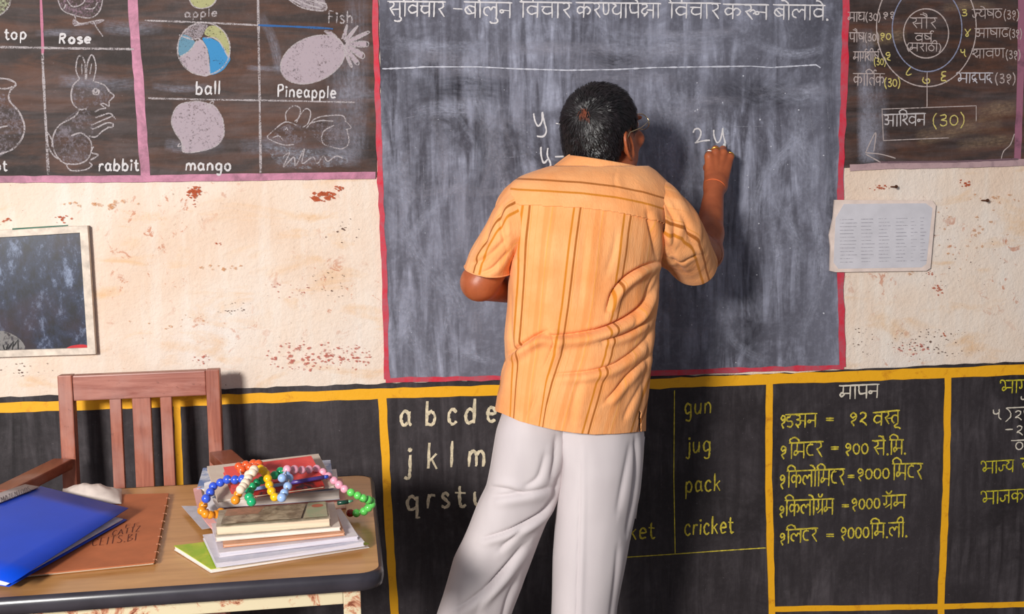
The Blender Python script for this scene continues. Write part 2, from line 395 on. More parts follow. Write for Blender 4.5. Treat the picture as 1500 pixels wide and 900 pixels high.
nx, nz = 180, 100; X0, X1, Z1 = -2.3, 3.4, 3.0
vv = []; ff = []
for j in range(nz+1):
    for i in range(nx+1):
        x = X0+(X1-X0)*i/nx; z = Z1*j/nz
        vv.append((x, .002-.0016*abs(noise.noise(Vector((x*7, z*7, 1)))), z))
for j in range(nz):
    for i in range(nx): a = j*(nx+1)+i; ff.append((a, a+1, a+nx+2, a+nx+1))
n0 = len(vv)
vv += [(X0, .23, 0), (X1, .23, 0), (X1, .23, Z1), (X0, .23, Z1)]
a, b, c, d = 0, nx, (nz+1)*(nx+1)-1, nz*(nx+1)
ff += [(n0+1, n0, n0+3, n0+2)]
ff += [tuple([n0, n0+1]+list(range(nx, -1, -1))), tuple([n0+2, n0+3]+list(range(d, c+1)))]
ff += [tuple([n0+3, n0]+[j*(nx+1) for j in range(nz+1)]), tuple([n0+1, n0+2]+[j*(nx+1)+nx for j in range(nz, -1, -1)])]
wall = tag(mesh('wall_back', vv, ff, M_PLASTER, smooth=False), kind='structure')
k = NT('worn_cement_floor'); v = k.mp()
k.base(k.ramp(k.noise(v, 3, 7, .65), [(.3, srgb(92, 84, 78)), (.7, srgb(138, 126, 114))])).rough(.75); k.bump(k.noise(v, 30, 6), .3, .003)
tag(MB().box((X0, -5.2, -.12), (X1, 0.0, 0)).build('floor', k.m), kind='structure')

def slab(name, P, mat, parent, y=-.003, jit=.7, step=14, y0=.0005):
    """a coat of paint with a hand-cut edge; P = corners in photo pixels"""
    Q = []
    for i, p in enumerate(P):
        q = P[(i+1) % len(P)]; n = max(1, int(math.hypot(q[0]-p[0], q[1]-p[1])/step))
        for s in range(n):
            Q.append((p[0]+(q[0]-p[0])*s/n+RNG.uniform(-jit, jit), p[1]+(q[1]-p[1])*s/n+RNG.uniform(-jit, jit)))
    n = len(Q); V = [at(a, b, y) for a, b in Q]
    V2 = [np.array((p[0], y0, p[2])) for p in V]
    F = [list(range(n))[::-1]]+[[i, (i+1) % n, n+(i+1) % n, n+i] for i in range(n)]
    return mesh(name, V+V2, F, mat, parent)
_bk = [0]
def band(name, P, wid, mat, parent, y=-.0037, jit=.12):
    _bk[0] += 1; y = y-.00003*(_bk[0] % 7)
    """a brushed border line of paint through pixel points"""
    mb = MB(); R = []
    for a, b in zip(P[:-1], P[1:]):
        n = max(1, int(math.hypot(b[0]-a[0], b[1]-a[1])/16))
        R += [(a[0]+(b[0]-a[0])*s/n, a[1]+(b[1]-a[1])*s/n) for s in range(n)]
    R.append(P[-1]); V = []; 
    for i, p in enumerate(R):
        a = R[max(i-1, 0)]; b = R[min(i+1, len(R)-1)]; t = np.array(b, float)-np.array(a, float); t /= np.linalg.norm(t)+1e-9
        s = np.array((t[1], -t[0])); e = [wid/2*(1+RNG.uniform(-jit, jit)) for _ in range(2)]
        for q, yy in ((np.array(p)-s*e[0], y), (np.array(p)+s*e[1], y)): V.append(at(q[0], q[1], yy))
        for k_ in (2, 1): V.append(np.array((V[-k_ if k_ == 2 else -2][0], -.0005, V[-k_ if k_ == 2 else -2][2])))
    F = []
    for i in range(len(R)-1):
        o = 4*i; F += [(o, o+1, o+5, o+4), (o+2, o, o+4, o+6), (o+1, o+3, o+7, o+5)]
    return mesh(name, V, F, mat, parent)

def board_mat(name, c0, c1, dust, damt, vert=True, brown=None, seed=0, smear=.5):
    k = NT(name); v = k.mp(loc=(seed, 0, seed*.7))
    n1 = k.noise(v, 2.4, 6, .6, .5); c = k.ramp(n1, [(.32, c0), (.68, c1)])
    if brown:
        hb = k.noise(k.mp((1.6, 1, 9), loc=(seed, 0, 0)), 2.2, 6, .65, .8); c = k.mix(k.ramp(hb, [(.44, 0), (.66, .85)]), c, brown)
    sv = k.noise(k.mp((14, 1, 1.6), rot=(0, .12, 0), loc=(seed, 0, 0)), 2.4, 6, .62, .6)
    sh = k.noise(k.mp((1.6, 1, 16), loc=(seed, 0, 0)), 2.0, 6, .62, .6)
    cl = k.noise(v, 4.4, 7, .66, .9); cl2 = k.noise(v, 1.5, 3, .5)
    m = k.math('MULTIPLY', k.ramp(sv if vert else sh, [(.40, 0), (.66, 1)]), k.ramp(cl, [(.40, .08), (.62, 1)]))
    m = k.math('ADD', m, k.math('MULTIPLY', k.ramp(cl2, [(.36, 0), (.66, 1)]), smear))
    m = k.math('ADD', m, k.math('MULTIPLY', k.ramp(k.noise(v, 60, 5, .7), [(.48, 0), (.72, 1)]), .22))
    c = k.mix(k.math('MULTIPLY', m, damt, True), c, dust)
    spk = k.noise(v, 150, 3, .6); c = k.mix(k.ramp(spk, [(.70, 0), (.76, .5)]), c, dust)
    k.base(c).rough(.62).spec(.25); k.bump(k.math('ADD', k.noise(v, 40, 6, .7), k.math('MULTIPLY', k.noise(v, 7, 3), 1.5)), .32, .004)
    return k.m
def paint(name, c, dark, wear=.5):
    k = NT(name); v = k.mp(); n = k.noise(v, 22, 6, .7, .5)
    k.base(k.ramp(n, [(.30, dark), (.30+.2*wear+.02, c)])).rough(.55).spec(.3); k.bump(k.noise(v, 60, 5), .35, .003)
    return k.m
M_YEL = paint('yellow_enamel', srgb(236, 170, 28), srgb(200, 130, 24), .6)
M_RED = paint('red_enamel', srgb(206, 40, 62), srgb(170, 92, 104), 1.6)
M_PNK = paint('pink_chalk_paint', srgb(196, 128, 154), srgb(140, 92, 110), 1.5)
W1 = srgb(216, 211, 212); W2 = srgb(180, 170, 172)
CH_W = chalk(W1, .80, 300); CH_S = chalk(srgb(196, 186, 188), .55, 260); CH_F = chalk(srgb(178, 166, 172), .50, 300)
CH_P = chalk(srgb(182, 166, 174), .74, 200); CH_Y = chalk(srgb(212, 196, 118), .8); CH_B = chalk(srgb(70, 140, 190), .85, 260)
CH_LB = chalk(srgb(110, 150, 172), .7, 260); CH_G = chalk(srgb(180, 178, 130), .7, 260); CH_D = chalk(srgb(150, 148, 160), .34, 120)
CH_PK = chalk(srgb(196, 128, 150), .8); CH_SM = chalk(srgb(168, 170, 186), .12, 160)

def chart(name, label, cat, px, group=None):
    p = at(px[0], px[1], 0); return tag(empty(name, (p[0], -.001, p[2])), label, cat, group)

# --- painted dado, part of the wall
M_DADO = board_mat('black_dado_paint', srgb(32, 27, 29), srgb(50, 44, 47), srgb(112, 104, 108), .34, True, None, 3.1, .25)
dado = tag(slab('trim_1', [(-520, 622), (0, 583), (130, 577), (330, 570), (566, 562), (800, 554), (1120, 549), (1240, 542), (1500, 530), (1900, 512),
            (1900, 1560), (-520, 1560)], M_DADO, None, -.0028, 1.2), kind='structure')
def bl(P, w_=14): return band('painted_border', P, w_, M_YEL, dado)
bl([(-520, 640), (0, 598), (270, 588), (558, 577), (740, 572), (950, 563), (1126, 556), (1240, 552), (1390, 546), (1500, 542), (1900, 526)], 15)
bl([(259, 592), (264, 720), (283, 900), (292, 1120)], 10); bl([(560, 584), (568, 740), (580, 930), (590, 1130)], 12)
bl([(1127, 562), (1126, 700), (1131, 900), (1130, 1110)], 10); bl([(1389, 552), (1386, 720), (1379, 870), (1376, 1100)], 10)
bl([(1132, 893), (1380, 889), (1500, 886), (1900, 872)], 8)
M_PB = board_mat('x_board', srgb(38, 30, 28), srgb(58, 46, 43), srgb(120, 106, 106), .36, False, srgb(92, 60, 46), 1.3, .10)

# --- upper left picture chart
pc = chart('picture_chart', 'dark brown painted wall chart with pink border and chalk drawings at upper left', 'wall chart', (270, 120))
slab('painted_ground', [(-420, 272), (-420, -330), (500, -330), (541, -330), (546, 0), (552, 252), (552, 260)], M_PB, pc)
band('painted_border', [(-420, 272), (0, 263), (210, 262), (400, 259), (550, 257)], 10, M_PNK, pc)
band('painted_border', [(185, -330), (194, 0), (204, 130), (213, 258)], 14, M_PNK, pc)
wall_lines('grid_line', [[(52, -200), (60, 0), (63, 80)]], 3.5, CH_PK, pc)
wall_lines('grid_line', [[(62, 78), (66, 160), (71, 256)]], 3.5, CH_S, pc)
wall_lines('grid_line', [[(-300, 66), (0, 69), (110, 71), (196, 72)]], 3, CH_S, pc)
wall_lines('grid_line', [[(377, -200), (378, 0), (380, 120), (382, 254)]], 3.4, CH_S, pc)
wall_lines('grid_line', [[(212, 30), (300, 33), (378, 37)]], 2.4, CH_S, pc)
wall_lines('grid_line', [[(378, 37), (430, 39), (488, 42)]], 3, chalk(srgb(62, 104, 160), .8), pc)
wall_lines('grid_line', [[(217, 144), (300, 146), (380, 147), (520, 150)]], 2.4, CH_S, pc)
def drawing(name, fills=(), lines=(), wid=2.2, mat=CH_S, fmat=CH_F):
    root = None; objs = []
    for i, F in enumerate(fills):
        P, m, cv = (F+(True,))[:3] if isinstance(F, tuple) and len(F) > 1 and not np.isscalar(F[0]) and hasattr(F[1], 'node_tree') else (F, fmat, True)
        objs.append((P, m, cv))
    ln = wall_lines(name, [l for l in lines], wid, mat, pc, curved=True)
    for P, m, cv in objs:
        wall_fill('chalk_shading', P, m, ln, y=-.0039+RNG.uniform(0, .00006), curved=cv)
    return ln
z1 = lambda P, ox=0, oy=0, s=3.214: [(ox+a/s, oy+b/s) for a, b in P]
# rabbit
rb = [z1(P) for P in (
 [(445, 385), (490, 400), (515, 432), (537, 452), (515, 478), (513, 500), (490, 488), (472, 492)],
 [(372, 375), (345, 402), (335, 450), (345, 490), (375, 515), (408, 512)],
 [(376, 374), (358, 330), (366, 272), (385, 265), (400, 300), (404, 374)], [(408, 374), (410, 310), (425, 264), (440, 265), (452, 318), (440, 384)],
 [(385, 300), (386, 350)], [(430, 300), (424, 350)],
 [(375, 515), (350, 550), (280, 590), (250, 645), (252, 700), (280, 752), (320, 776)], [(222, 622), (228, 690), (255, 735), (285, 752)], [(222, 622), (240, 650), (246, 690)],
 [(335, 640), (380, 627), (420, 655), (432, 700), (412, 750), (370, 772), (318, 772)], [(312, 776), (335, 803), (400, 800), (432, 780), (420, 765)],
 [(425, 755), (462, 730), (430, 718), (440, 690)], [(446, 528), (470, 515), (500, 510)], [(450, 555), (490, 540), (520, 535), (545, 562)], [(430, 590), (470, 572), (532, 546)],
 [(424, 602), (445, 606), (500, 580), (530, 582), (530, 598), (506, 600)], [(415, 640), (450, 645), (482, 618), (512, 600)], [(470, 492), (500, 508)],
 [(440, 422), (450, 438), (462, 424), (464, 442)], [(437, 430), (448, 418), (468, 428), (460, 444), (442, 444), (437, 430)])]
dm = chalk(srgb(150, 140, 148), .30, 130)
drawing('rabbit_drawing', [(z1([(345, 400), (335, 450), (375, 515), (470, 490), (515, 480), (535, 452), (500, 405), (440, 385), (380, 375)]), dm),
   (z1([(375, 515), (280, 590), (250, 680), (320, 775), (410, 750), (430, 690), (440, 590), (420, 520)]), dm)], rb, 2.0)
drawing('pot_drawing', [(z1([(0, 440), (45, 460), (90, 530), (115, 600), (98, 665), (40, 712), (-60, 740), (-60, 440)]), dm)],
  [z1(P) for P in ([(-40, 370), (30, 372), (75, 395), (48, 430), (45, 475), (92, 530), (116, 600), (98, 662), (55, 705), (-10, 728)], [(-20, 415), (30, 418), (60, 408)], [(-20, 606), (36, 592)])], 2.4)
drawing('rose_drawing', [(z1([(265, -60), (268, 0), (290, 42), (350, 70), (425, 85), (470, 50), (488, 0), (480, -60)]), chalk(srgb(170, 140, 155), .3, 200)),
   (z1([(345, 92), (380, 108), (420, 112), (350, 122)]), CH_F), (z1([(420, 104), (470, 90), (492, 96), (450, 116)]), CH_F)],
  [z1(P) for P in ([(265, -40), (290, 42), (350, 72), (425, 84), (470, 50), (486, -20)], [(312, -10), (340, 30), (385, 20), (405, -10)], [(310, 20), (300, 45)],
   [(350, 70), (372, 110), (438, 100), (492, 94)], [(345, 90), (372, 112), (350, 122)], [(440, 100), (455, 130), (486, 172)], [(400, 40), (440, 40), (460, 10)])], 1.8)
drawing('spinning_top_drawing', [(z1([(-60, -60), (45, -60), (50, 0), (34, 40), (0, 70), (-60, 80)]), chalk(srgb(180, 182, 150), .5, 200))],
  [z1([(50, -50), (50, 0), (34, 42), (0, 72)])], 2.2)
# ball with coloured gores
bc = (298.6, 71.6); br = 38.5
def arcp(a0, a1, r=br, n=9): return [(bc[0]+r*math.cos(math.radians(a0+(a1-a0)*i/(n-1))), bc[1]-r*math.sin(math.radians(a0+(a1-a0)*i/(n-1)))) for i in range(n)]
tp = (298, 50)
g2 = lambda *p: z1(p, 200, 0)
drawing('ball_drawing', [
  (g2((310, 180), (350, 180), (400, 210), (440, 270), (430, 300), (400, 335), (345, 350), (345, 280), (330, 220)), CH_B, True),
  (g2((320, 160), (340, 125), (380, 125), (420, 160), (440, 220), (432, 268), (400, 210), (360, 180)), CH_G, True),
  (g2((215, 165), (260, 180), (275, 210), (235, 250), (205, 265), (195, 220)), CH_LB, True),
  (g2((300, 112), (250, 125), (218, 160), (290, 185), (320, 150), (335, 118)), CH_F, True),
  (g2((280, 200), (310, 190), (335, 250), (340, 352), (290, 352), (235, 320), (205, 270), (250, 245)), CH_P, True)],
  [arcp(0, 360, br, 25), g2((290, 180), (330, 230), (345, 350)), g2((320, 180), (380, 185), (436, 275)), g2((200, 165), (260, 185), (290, 180)), g2((205, 268), (250, 240), (285, 190))], 2.2)
mo = g2((345, 490), (285, 478), (200, 495), (165, 560), (180, 620), (212, 668), (222, 716), (300, 712), (370, 690), (410, 640), (405, 560), (372, 505))
drawing('mango_drawing', [(mo, CH_P)], [mo+[mo[0]], g2((325, 505), (355, 478), (362, 486), (340, 512)), g2((205, 675), (195, 690), (225, 690), (218, 718))], 1.8)
pn = [(200+(830+160*math.cos(t)*math.cos(.42)+104*math.sin(t)*math.sin(.42))/3.214, (280-160*math.cos(t)*math.sin(.42)+104*math.sin(t)*math.cos(.42))/3.214) for t in [2*math.pi*i/20 for i in range(20)]]
leaves = [g2((960, 190), (915, 150), (885, 148), (925, 175)), g2((965, 185), (985, 130), (992, 120), (985, 180)), g2((975, 190), (1030, 130), (1040, 128), (1000, 185)), g2((980, 195), (1080, 150), (1090, 158), (1000, 205)),
   g2((985, 200), (1082, 195), (1082, 220), (990, 215)), g2((985, 205), (1068, 250), (1060, 275), (985, 220)), g2((980, 210), (1045, 290), (1030, 300), (975, 225)), g2((975, 210), (1015, 310), (1000, 300), (968, 220))]
drawing('pineapple_drawing', [(pn, CH_P)]+[(l, CH_P, False) for l in leaves], [pn+[pn[0]]]+leaves, 1.8)
drawing('mouse_drawing', [(g2((640, 650), (700, 590), (770, 590), (800, 640), (740, 680)), dm), (g2((800, 600), (900, 560), (1000, 600), (990, 680), (900, 690)), dm),
   (g2((620, 700), (700, 690), (900, 720), (990, 740), (960, 780), (700, 790)), chalk(srgb(170, 172, 184), .25, 130))],
  [g2(*P) for P in ([(755, 590), (700, 575), (640, 620), (618, 650), (690, 682), (742, 680)], [(705, 572), (704, 530), (740, 498), (770, 512), (765, 550), (745, 572)],
   [(752, 578), (775, 535), (800, 512), (820, 530), (808, 580), (782, 600)], [(800, 605), (840, 560), (900, 545), (970, 545), (985, 575)], [(820, 580), (870, 568), (930, 572)],
   [(985, 570), (1010, 600), (985, 610)], [(930, 590), (880, 620), (875, 670), (910, 690), (970, 700), (1000, 670), (990, 610)], [(640, 650), (670, 640), (690, 662)], [(700, 612), (706, 602), (712, 614)],
   [(690, 740), (720, 720), (690, 790), (740, 740), (750, 780), (790, 700), (780, 770), (830, 740), (850, 770), (880, 735), (900, 760), (940, 735), (970, 745)])], 1.7)
drawing('fish_drawing', [(g2((700, -20), (760, 20), (820, 45), (885, 48), (890, 18), (860, -20)), CH_F)],
  [g2(*P) for P in ([(690, -30), (740, 15), (800, 42), (885, 50), (892, 20), (860, 10), (800, -20)], [(740, -10), (800, 20), (870, 40)], [(800, 0), (850, 12), (880, 30)], [(715, -10), (770, 20)])], 2)
drawing('apple_drawing', [(g2((250, -60), (250, 0), (270, 28), (310, 38), (350, 28), (372, 0), (372, -60)), CH_G)], [g2((246, -40), (250, 0), (270, 30), (310, 40), (350, 28), (374, 0), (374, -40))], 2)
def pw(s, x0, y0, x1, y1, h, wid=1.9, mat=CH_W): return write('chalk_word', s, x0, y0, x1, y1, h, wid+.5, mat, pc, True)
pw('top', 6, 58, 41, 57, 17); pw('Rose', 86, 64, 135, 63, 14, 2.6); pw('rabbit', 144, 251, 205, 250, 18, 2.2); pw('pot', -20, 251, 12, 250, 16)
pw('apple', 270, 26, 320, 24, 12, 1.6, CH_S); pw('ball', 286, 139, 325, 138, 20, 2.2); pw('Fish', 480, 34, 519, 34, 18, 1.8, CH_S)
pw('Pineapple', 406, 142, 494, 144, 18, 2.0); pw('mango', 271, 250, 341, 250, 17, 2.4)


# --- main blackboard
M_BB = board_mat('slate_board', srgb(50, 48, 56), srgb(80, 78, 89), srgb(164, 166, 184), .80, True, None, 0.0, .34)
bb = chart('blackboard', 'large grey blackboard painted on the wall with a red border', 'blackboard', (900, 300))
slab('board_surface', [(550, -330), (1244, -330), (1240, 60), (1235, 300), (1236, 538), (900, 550), (568, 561), (560, 300)], M_BB, bb, -.0031)
band('painted_border', [(546, -330), (549, 0), (556, 250), (563, 400), (567, 556)], 8, M_RED, bb, jit=.3)
band('painted_border', [(565, 557), (740, 554), (960, 547), (1100, 542), (1236, 538)], 7, M_RED, bb, jit=.35)
band('painted_border', [(1243, -330), (1240, 0), (1236, 150), (1231, 280), (1232, 420), (1234, 538)], 9, M_RED, bb, jit=.3)
wx = chalk(W1, .93)
def bw(s, x0, y0, x1, y1, h, wid=2.3, mat=None): return write('chalk_word', s, x0, y0, x1, y1, h, wid, mat or wx, bb)
bw('सुIवचार', 568, 24, 653, 25, 22); bw('-', 661, 24, 681, 24, 22)
bw('बोलुन', 680, 26, 750, 27, 23); bw('Iवचार', 762, 26, 838, 27, 23); bw('करNयापेKा', 844, 26, 968, 27, 22)
bw('Iवचार', 980, 27, 1056, 28, 23); bw('करUन', 1060, 28, 1126, 29, 22); bw('बोलावे.', 1133, 29, 1215, 30, 22)
wall_lines('ruled_chalk_line', [[(560, 101), (610, 99), (620, 98), (700, 98), (760, 101), (830, 103), (900, 102), (960, 99), (1030, 98), (1100, 97), (1130, 99), (1195, 95), (1202, 99)]], 1.8, chalk(srgb(205, 205, 216), .8), bb, jit=.6)
E2 = lambda P, ox, oy, s: [(ox+a/s, oy+b/s) for a, b in P]
e = lambda *p: E2(p, 780, 100, 3.75)
wall_lines('chalk_figure', [e((6, 248), (14, 290), (32, 318), (52, 290), (54, 240)), e((54, 245), (66, 300), (76, 345), (60, 374), (24, 374))], 2.6, wx, bb, True)
wall_lines('chalk_figure', [e((46, 432), (48, 480), (62, 520), (84, 500)), e((84, 438), (82, 480), (98, 520), (98, 552))], 2.6, wx, bb, True)
wall_lines('chalk_dash', [e((128, 304), (168, 308)), e((160, 264), (164, 306))], 2.6, wx, bb)
wall_lines('chalk_dash', [e((124, 488), (200, 482))], 2.6, wx, bb)
e = lambda *p: E2(p, 1010, 170, 7.5)
wall_lines('chalk_figure', [e((40, 185), (58, 148), (100, 140), (126, 180), (108, 245), (66, 296)), e((58, 298), (140, 275), (225, 266))], 2.4, wx, bb, True)
wall_lines('chalk_figure', [e((266, 152), (270, 220), (300, 290), (335, 270), (358, 190), (366, 130)), e((360, 150), (378, 240), (402, 332))], 2.4, wx, bb, True)
wall_fill('chalk_smear', e((360, 105), (440, 170), (468, 330), (410, 330), (365, 200)), chalk(srgb(190, 195, 212), .3, 90), bb)
fa = chalk(srgb(150, 150, 162), .42, 200)
wall_lines('faint_chalk_word', [e((420, 120), (860, 112)), e((540, 140), (536, 250)), e((470, 190), (500, 180), (500, 240)), e((600, 140), (600, 260)), e((640, 160), (680, 150), (660, 230)), e((735, 130), (725, 220)), e((770, 235), (822, 290)), e((870, 85), (840, 95))], 1.3, fa, bb)
# wiped swirls of dust
sw = [[(1200, 170), (1160, 210), (1120, 260), (1095, 330)], [(1180, 200), (1130, 250), (1108, 300)], [(975, 120), (985, 240), (975, 330)], [(1000, 110), (1005, 220), (1015, 330)], [(1025, 120), (1020, 170)],
      [(1050, 450), (1075, 500), (1120, 530)], [(1190, 300), (1205, 400), (1170, 500)], [(1120, 300), (1140, 380), (1110, 470)], [(600, 170), (640, 160), (700, 165), (740, 200)], [(590, 360), (640, 300), (690, 260)],
      [(575, 60), (640, 70), (720, 64)], [(900, 40), (980, 52), (1080, 48)], [(1100, 60), (1160, 80), (1210, 70)], [(585, 420), (600, 500), (640, 540)], [(650, 480), (690, 520), (730, 530)]]
def smear_mat(name, c, top, sc=1.0):
    k = NT(name); sep = k.t.nodes.new('ShaderNodeSeparateXYZ'); k.lk(k.tc.outputs['UV'], sep.inputs[0])
    across = k.math('SUBTRACT', 1.0, k.math('MULTIPLY', sep.outputs[0], sep.outputs[0]), True)
    along = k.math('SUBTRACT', 1.0, k.math('POWER', k.math('ABSOLUTE', sep.outputs[1]), 3.0), True)
    vu = k.mp((1.6, 1.1, 1), src='UV'); n = k.noise(vu, 3.0*sc, 4, .6); fine = k.noise(k.mp(), 120, 4, .7); cl = k.noise(k.mp(), 9, 4, .6)
    f = k.math('MULTIPLY', k.math('MULTIPLY', across, along), k.ramp(n, [(.3, .15), (.7, 1)])); f = k.math('MULTIPLY', f, k.ramp(fine, [(.3, .3), (.7, 1)])); f = k.math('MULTIPLY', f, k.ramp(cl, [(.3, .2), (.65, 1)]))
    k.base(c).rough(.95).spec(.03); k.alpha(k.math('MULTIPLY', f, top, True)); return k.m
M_SM = [smear_mat('dust_smear_a', srgb(186, 188, 206), .95), smear_mat('dust_smear_b', srgb(172, 170, 184), .75), smear_mat('dust_wipe', srgb(34, 33, 39), .8)]
def smear(P, wid, mat, parent=None, name='wiped_smear'):
    P = catmull(P, 8); smear.k += 1; y = -.0033-(smear.k % 110)*2.2e-6; P = [at(p[0], p[1], y) for p in P]; V = []; U = []; n = len(P)
    for i, p in enumerate(P):
        t = P[min(i+1, n-1)]-P[max(i-1, 0)]; t = t/(np.linalg.norm(t)+1e-9); s = np.cross(t, (0, -1, 0))
        for q in (-1, 0, 1): V.append((p[0]+s[0]*wid*.00172*q/2, y, p[2]+s[2]*wid*.00172*q/2)); U.append((q, 2*i/(n-1)-1))
    F = []
    for i in range(n-1): F += [(3*i, 3*i+1, 3*i+4, 3*i+3), (3*i+1, 3*i+2, 3*i+5, 3*i+4)]
    return mesh(name, V, F, mat, parent or bb, uv=U)
smear.k = 0
for P in sw: smear(P, RNG.uniform(14, 30), M_SM[0])
for i in range(46):
    x = RNG.uniform(580, 1215); y = RNG.uniform(120, 420); a = RNG.normal(.0, .28); L_ = RNG.uniform(60, 150); bw_ = RNG.uniform(-14, 14)
    smear([(x, y), (x+a*L_/2+bw_, y+L_/2), (x+a*L_, min(536, y+L_))], RNG.uniform(10, 46), M_SM[0 if RNG.rand() < .45 else 1])
for i in range(22):
    x = RNG.uniform(570, 1100); y = RNG.uniform(42, 180) if i < 14 else RNG.uniform(180, 520); L_ = RNG.uniform(70, 190)
    smear([(x, y), (x+L_/2, y+RNG.uniform(-8, 8)), (min(1226, x+L_), y+RNG.uniform(-10, 10))], RNG.uniform(8, 30), M_SM[1])
for P, w_ in (([(960, 130), (975, 220), (968, 330)], 60), ([(1040, 150), (1046, 260), (1030, 330)], 40), ([(690, 60), (700, 180)], 50), ([(1120, 120), (1170, 140), (1220, 130)], 40), ([(880, 60), (960, 70), (1060, 64)], 44)):
    smear(P, w_, M_SM[0])
for P, w_ in (([(1060, 115), (1110, 140), (1180, 130)], 60), ([(600, 130), (680, 125), (760, 140)], 44), ([(860, 80), (900, 90), (940, 84)], 30), ([(1080, 420), (1100, 480), (1080, 530)], 60), ([(700, 150), (704, 220), (690, 300)], 26), ([(1215, 100), (1218, 260), (1222, 420)], 26)):
    smear(P, w_, M_SM[2])
sc = [[(1186, 160), (1192, 200), (1204, 250)], [(1210, 130), (1214, 180)], [(1150, 150), (1170, 190), (1180, 230)], [(1050, 260), (1052, 380)], [(985, 300), (1005, 330)], [(1120, 260), (1090, 330), (1085, 360)],
      [(1200, 420), (1204, 500)], [(620, 230), (622, 310)], [(600, 500), (680, 520), (720, 510)], [(660, 225), (664, 232)], [(562, 180), (620, 168)], [(700, 232), (760, 230)]]
for q in sc: wall_lines('chalk_scratch', [q], 1.0, fa, bb, True)
mb = MB()
for i in range(120):
    x = RNG.uniform(575, 1225); y = RNG.uniform(110, 535)
    r = RNG.uniform(.3, 1.2) if x > 900 else RNG.uniform(.25, .6); cx = [(x+r*math.cos(t*1.26)*RNG.uniform(.6, 1.3), y+r*math.sin(t*1.26)*RNG.uniform(.6, 1.6)) for t in range(5)]
    mb.add([at(a, b, -.0045) for a, b in cx], [(4, 3, 2, 1, 0)])
tag(mb.build('chalk_specks', chalk(srgb(205, 205, 214), .9), bb), kind='stuff')

for P, w_ in (([(521, -20), (523, 120), (521, 240)], 40), ([(500, 60), (508, 150), (503, 240)], 60), ([(400, 236), (470, 228), (530, 232)], 34), ([(380, 20), (400, 60), (410, 110)], 16), ([(350, 215), (400, 212), (450, 218)], 30)): smear(P, w_, M_SM[1], pc)
for i in range(8):
    x = RNG.uniform(20, 480); y = RNG.uniform(10, 235); smear([(x, y), (x+40, y+RNG.uniform(-5, 5)), (x+90, y)], RNG.uniform(8, 24), M_SM[1], pc)

# --- upper right month chart
mc = chart('month_chart', 'dark painted wall chart with chalk circles and month names, right of the blackboard', 'wall chart', (1370, 120))
slab('painted_ground', [(1243, -330), (1900, -330), (1900, 228), (1500, 240), (1290, 244), (1237, 246), (1240, 60)], M_PB, mc)
for P, w_ in (([(1268, 40), (1269, 140), (1269, 240)], 36), ([(1278, 110), (1280, 180), (1280, 240)], 56), ([(1270, 150), (1271, 200), (1271, 240)], 38)):
    smear(P, w_, M_SM[1], mc); smear(P, w_*.8, M_SM[1], mc)
M_SMB = smear_mat('beige_dust', srgb(186, 156, 128), .8)
for P, w_ in (([(1340, 205), (1400, 190), (1470, 180)], 30), ([(1400, 215), (1440, 208), (1490, 205)], 24), ([(1430, 170), (1460, 160), (1490, 158)], 30), ([(1256, 60), (1290, 56), (1330, 50)], 26), ([(1380, 12), (1420, 8), (1460, 10)], 16)): smear(P, w_, M_SMB, mc)
band('painted_border', [(1496, -330), (1497, 0), (1494, 150), (1490, 236)], 10, paint('dull_purple_paint', srgb(150, 96, 116), srgb(110, 74, 88), .8), mc)
band('painted_border', [(1245, 246), (1300, 243), (1400, 241), (1500, 238), (1900, 226)], 10, paint('faded_pink_paint', srgb(180, 150, 152), srgb(150, 124, 128), 1), mc)
def ring(cx, cy, rx, ry, a0=0, a1=360, n=36): return [(cx+rx*math.cos(math.radians(a0+(a1-a0)*i/n)), cy+ry*math.sin(math.radians(a0+(a1-a0)*i/n))) for i in range(n+1)]
CH_M = chalk(srgb(192, 176, 172), .78)
wall_lines('chalk_circle', [ring(1356.5, 49, 33, 36)], 1.9, CH_M, mc, True); wall_lines('chalk_circle', [ring(1358, 42, 51, 63)], 1.9, chalk(srgb(146, 150, 176), .75), mc, True)
wall_lines('chalk_circle', [ring(1357, 40, 73, 87)], 1.9, CH_M, mc, True)
wall_lines('chalk_line', [[(1358, 106), (1358, 157)]], 1.6, CH_M, mc)
wall_lines('name_box', [[(1291, 160), (1430, 155), (1430, 178)], [(1292, 160), (1294, 206), (1390, 202)]], 1.3, CH_M, mc)
wall_lines('chalk_line', [[(1286, 238), (1400, 237), (1492, 233)]], 3, chalk(srgb(120, 96, 104), .8), mc)
wall_lines('chalk_leaf', [[(1268, 224), (1276, 206), (1283, 195), (1280, 222)], [(1268, 224), (1290, 226), (1312, 232)], [(1268, 226), (1290, 238)], [(1466, 236), (1470, 222), (1480, 212), (1486, 196)]], 1.6, CH_M, mc, True)
def mw(s, x0, y0, x1, y1, h, wid=1.5, mat=None): return write('chalk_word', s, x0, y0, x1, y1, h, wid, mat or CH_M, mc)
mw('सौर', 1334, 42, 1373, 42, 16); mw('वषR', 1340, 62, 1366, 62, 13); mw('(मराठी)', 1328, 75, 1379, 76, 12)
mw('माघ(३०)', 1242, 32, 1290, 32, 14); mw('११', 1292, 29, 1312, 28, 12); mw('पौष(३०)', 1244, 62, 1288, 62, 14); mw('१०', 1288, 60, 1306, 60, 13, 1.6, CH_Y)
mw('मागRशीषR', 1250, 90, 1288, 90, 14); mw('(३०)', 1280, 97, 1298, 97, 13, 1.4, CH_Y); mw('९', 1296, 91, 1306, 90, 15, 1.7, CH_Y)
mw('काIतRक', 1250, 126, 1296, 126, 18, 1.6); mw('(३०)', 1295, 129, 1319, 129, 15, 1.7, CH_Y); mw('८', 1326, 114, 1337, 112, 16, 1.7, CH_Y)
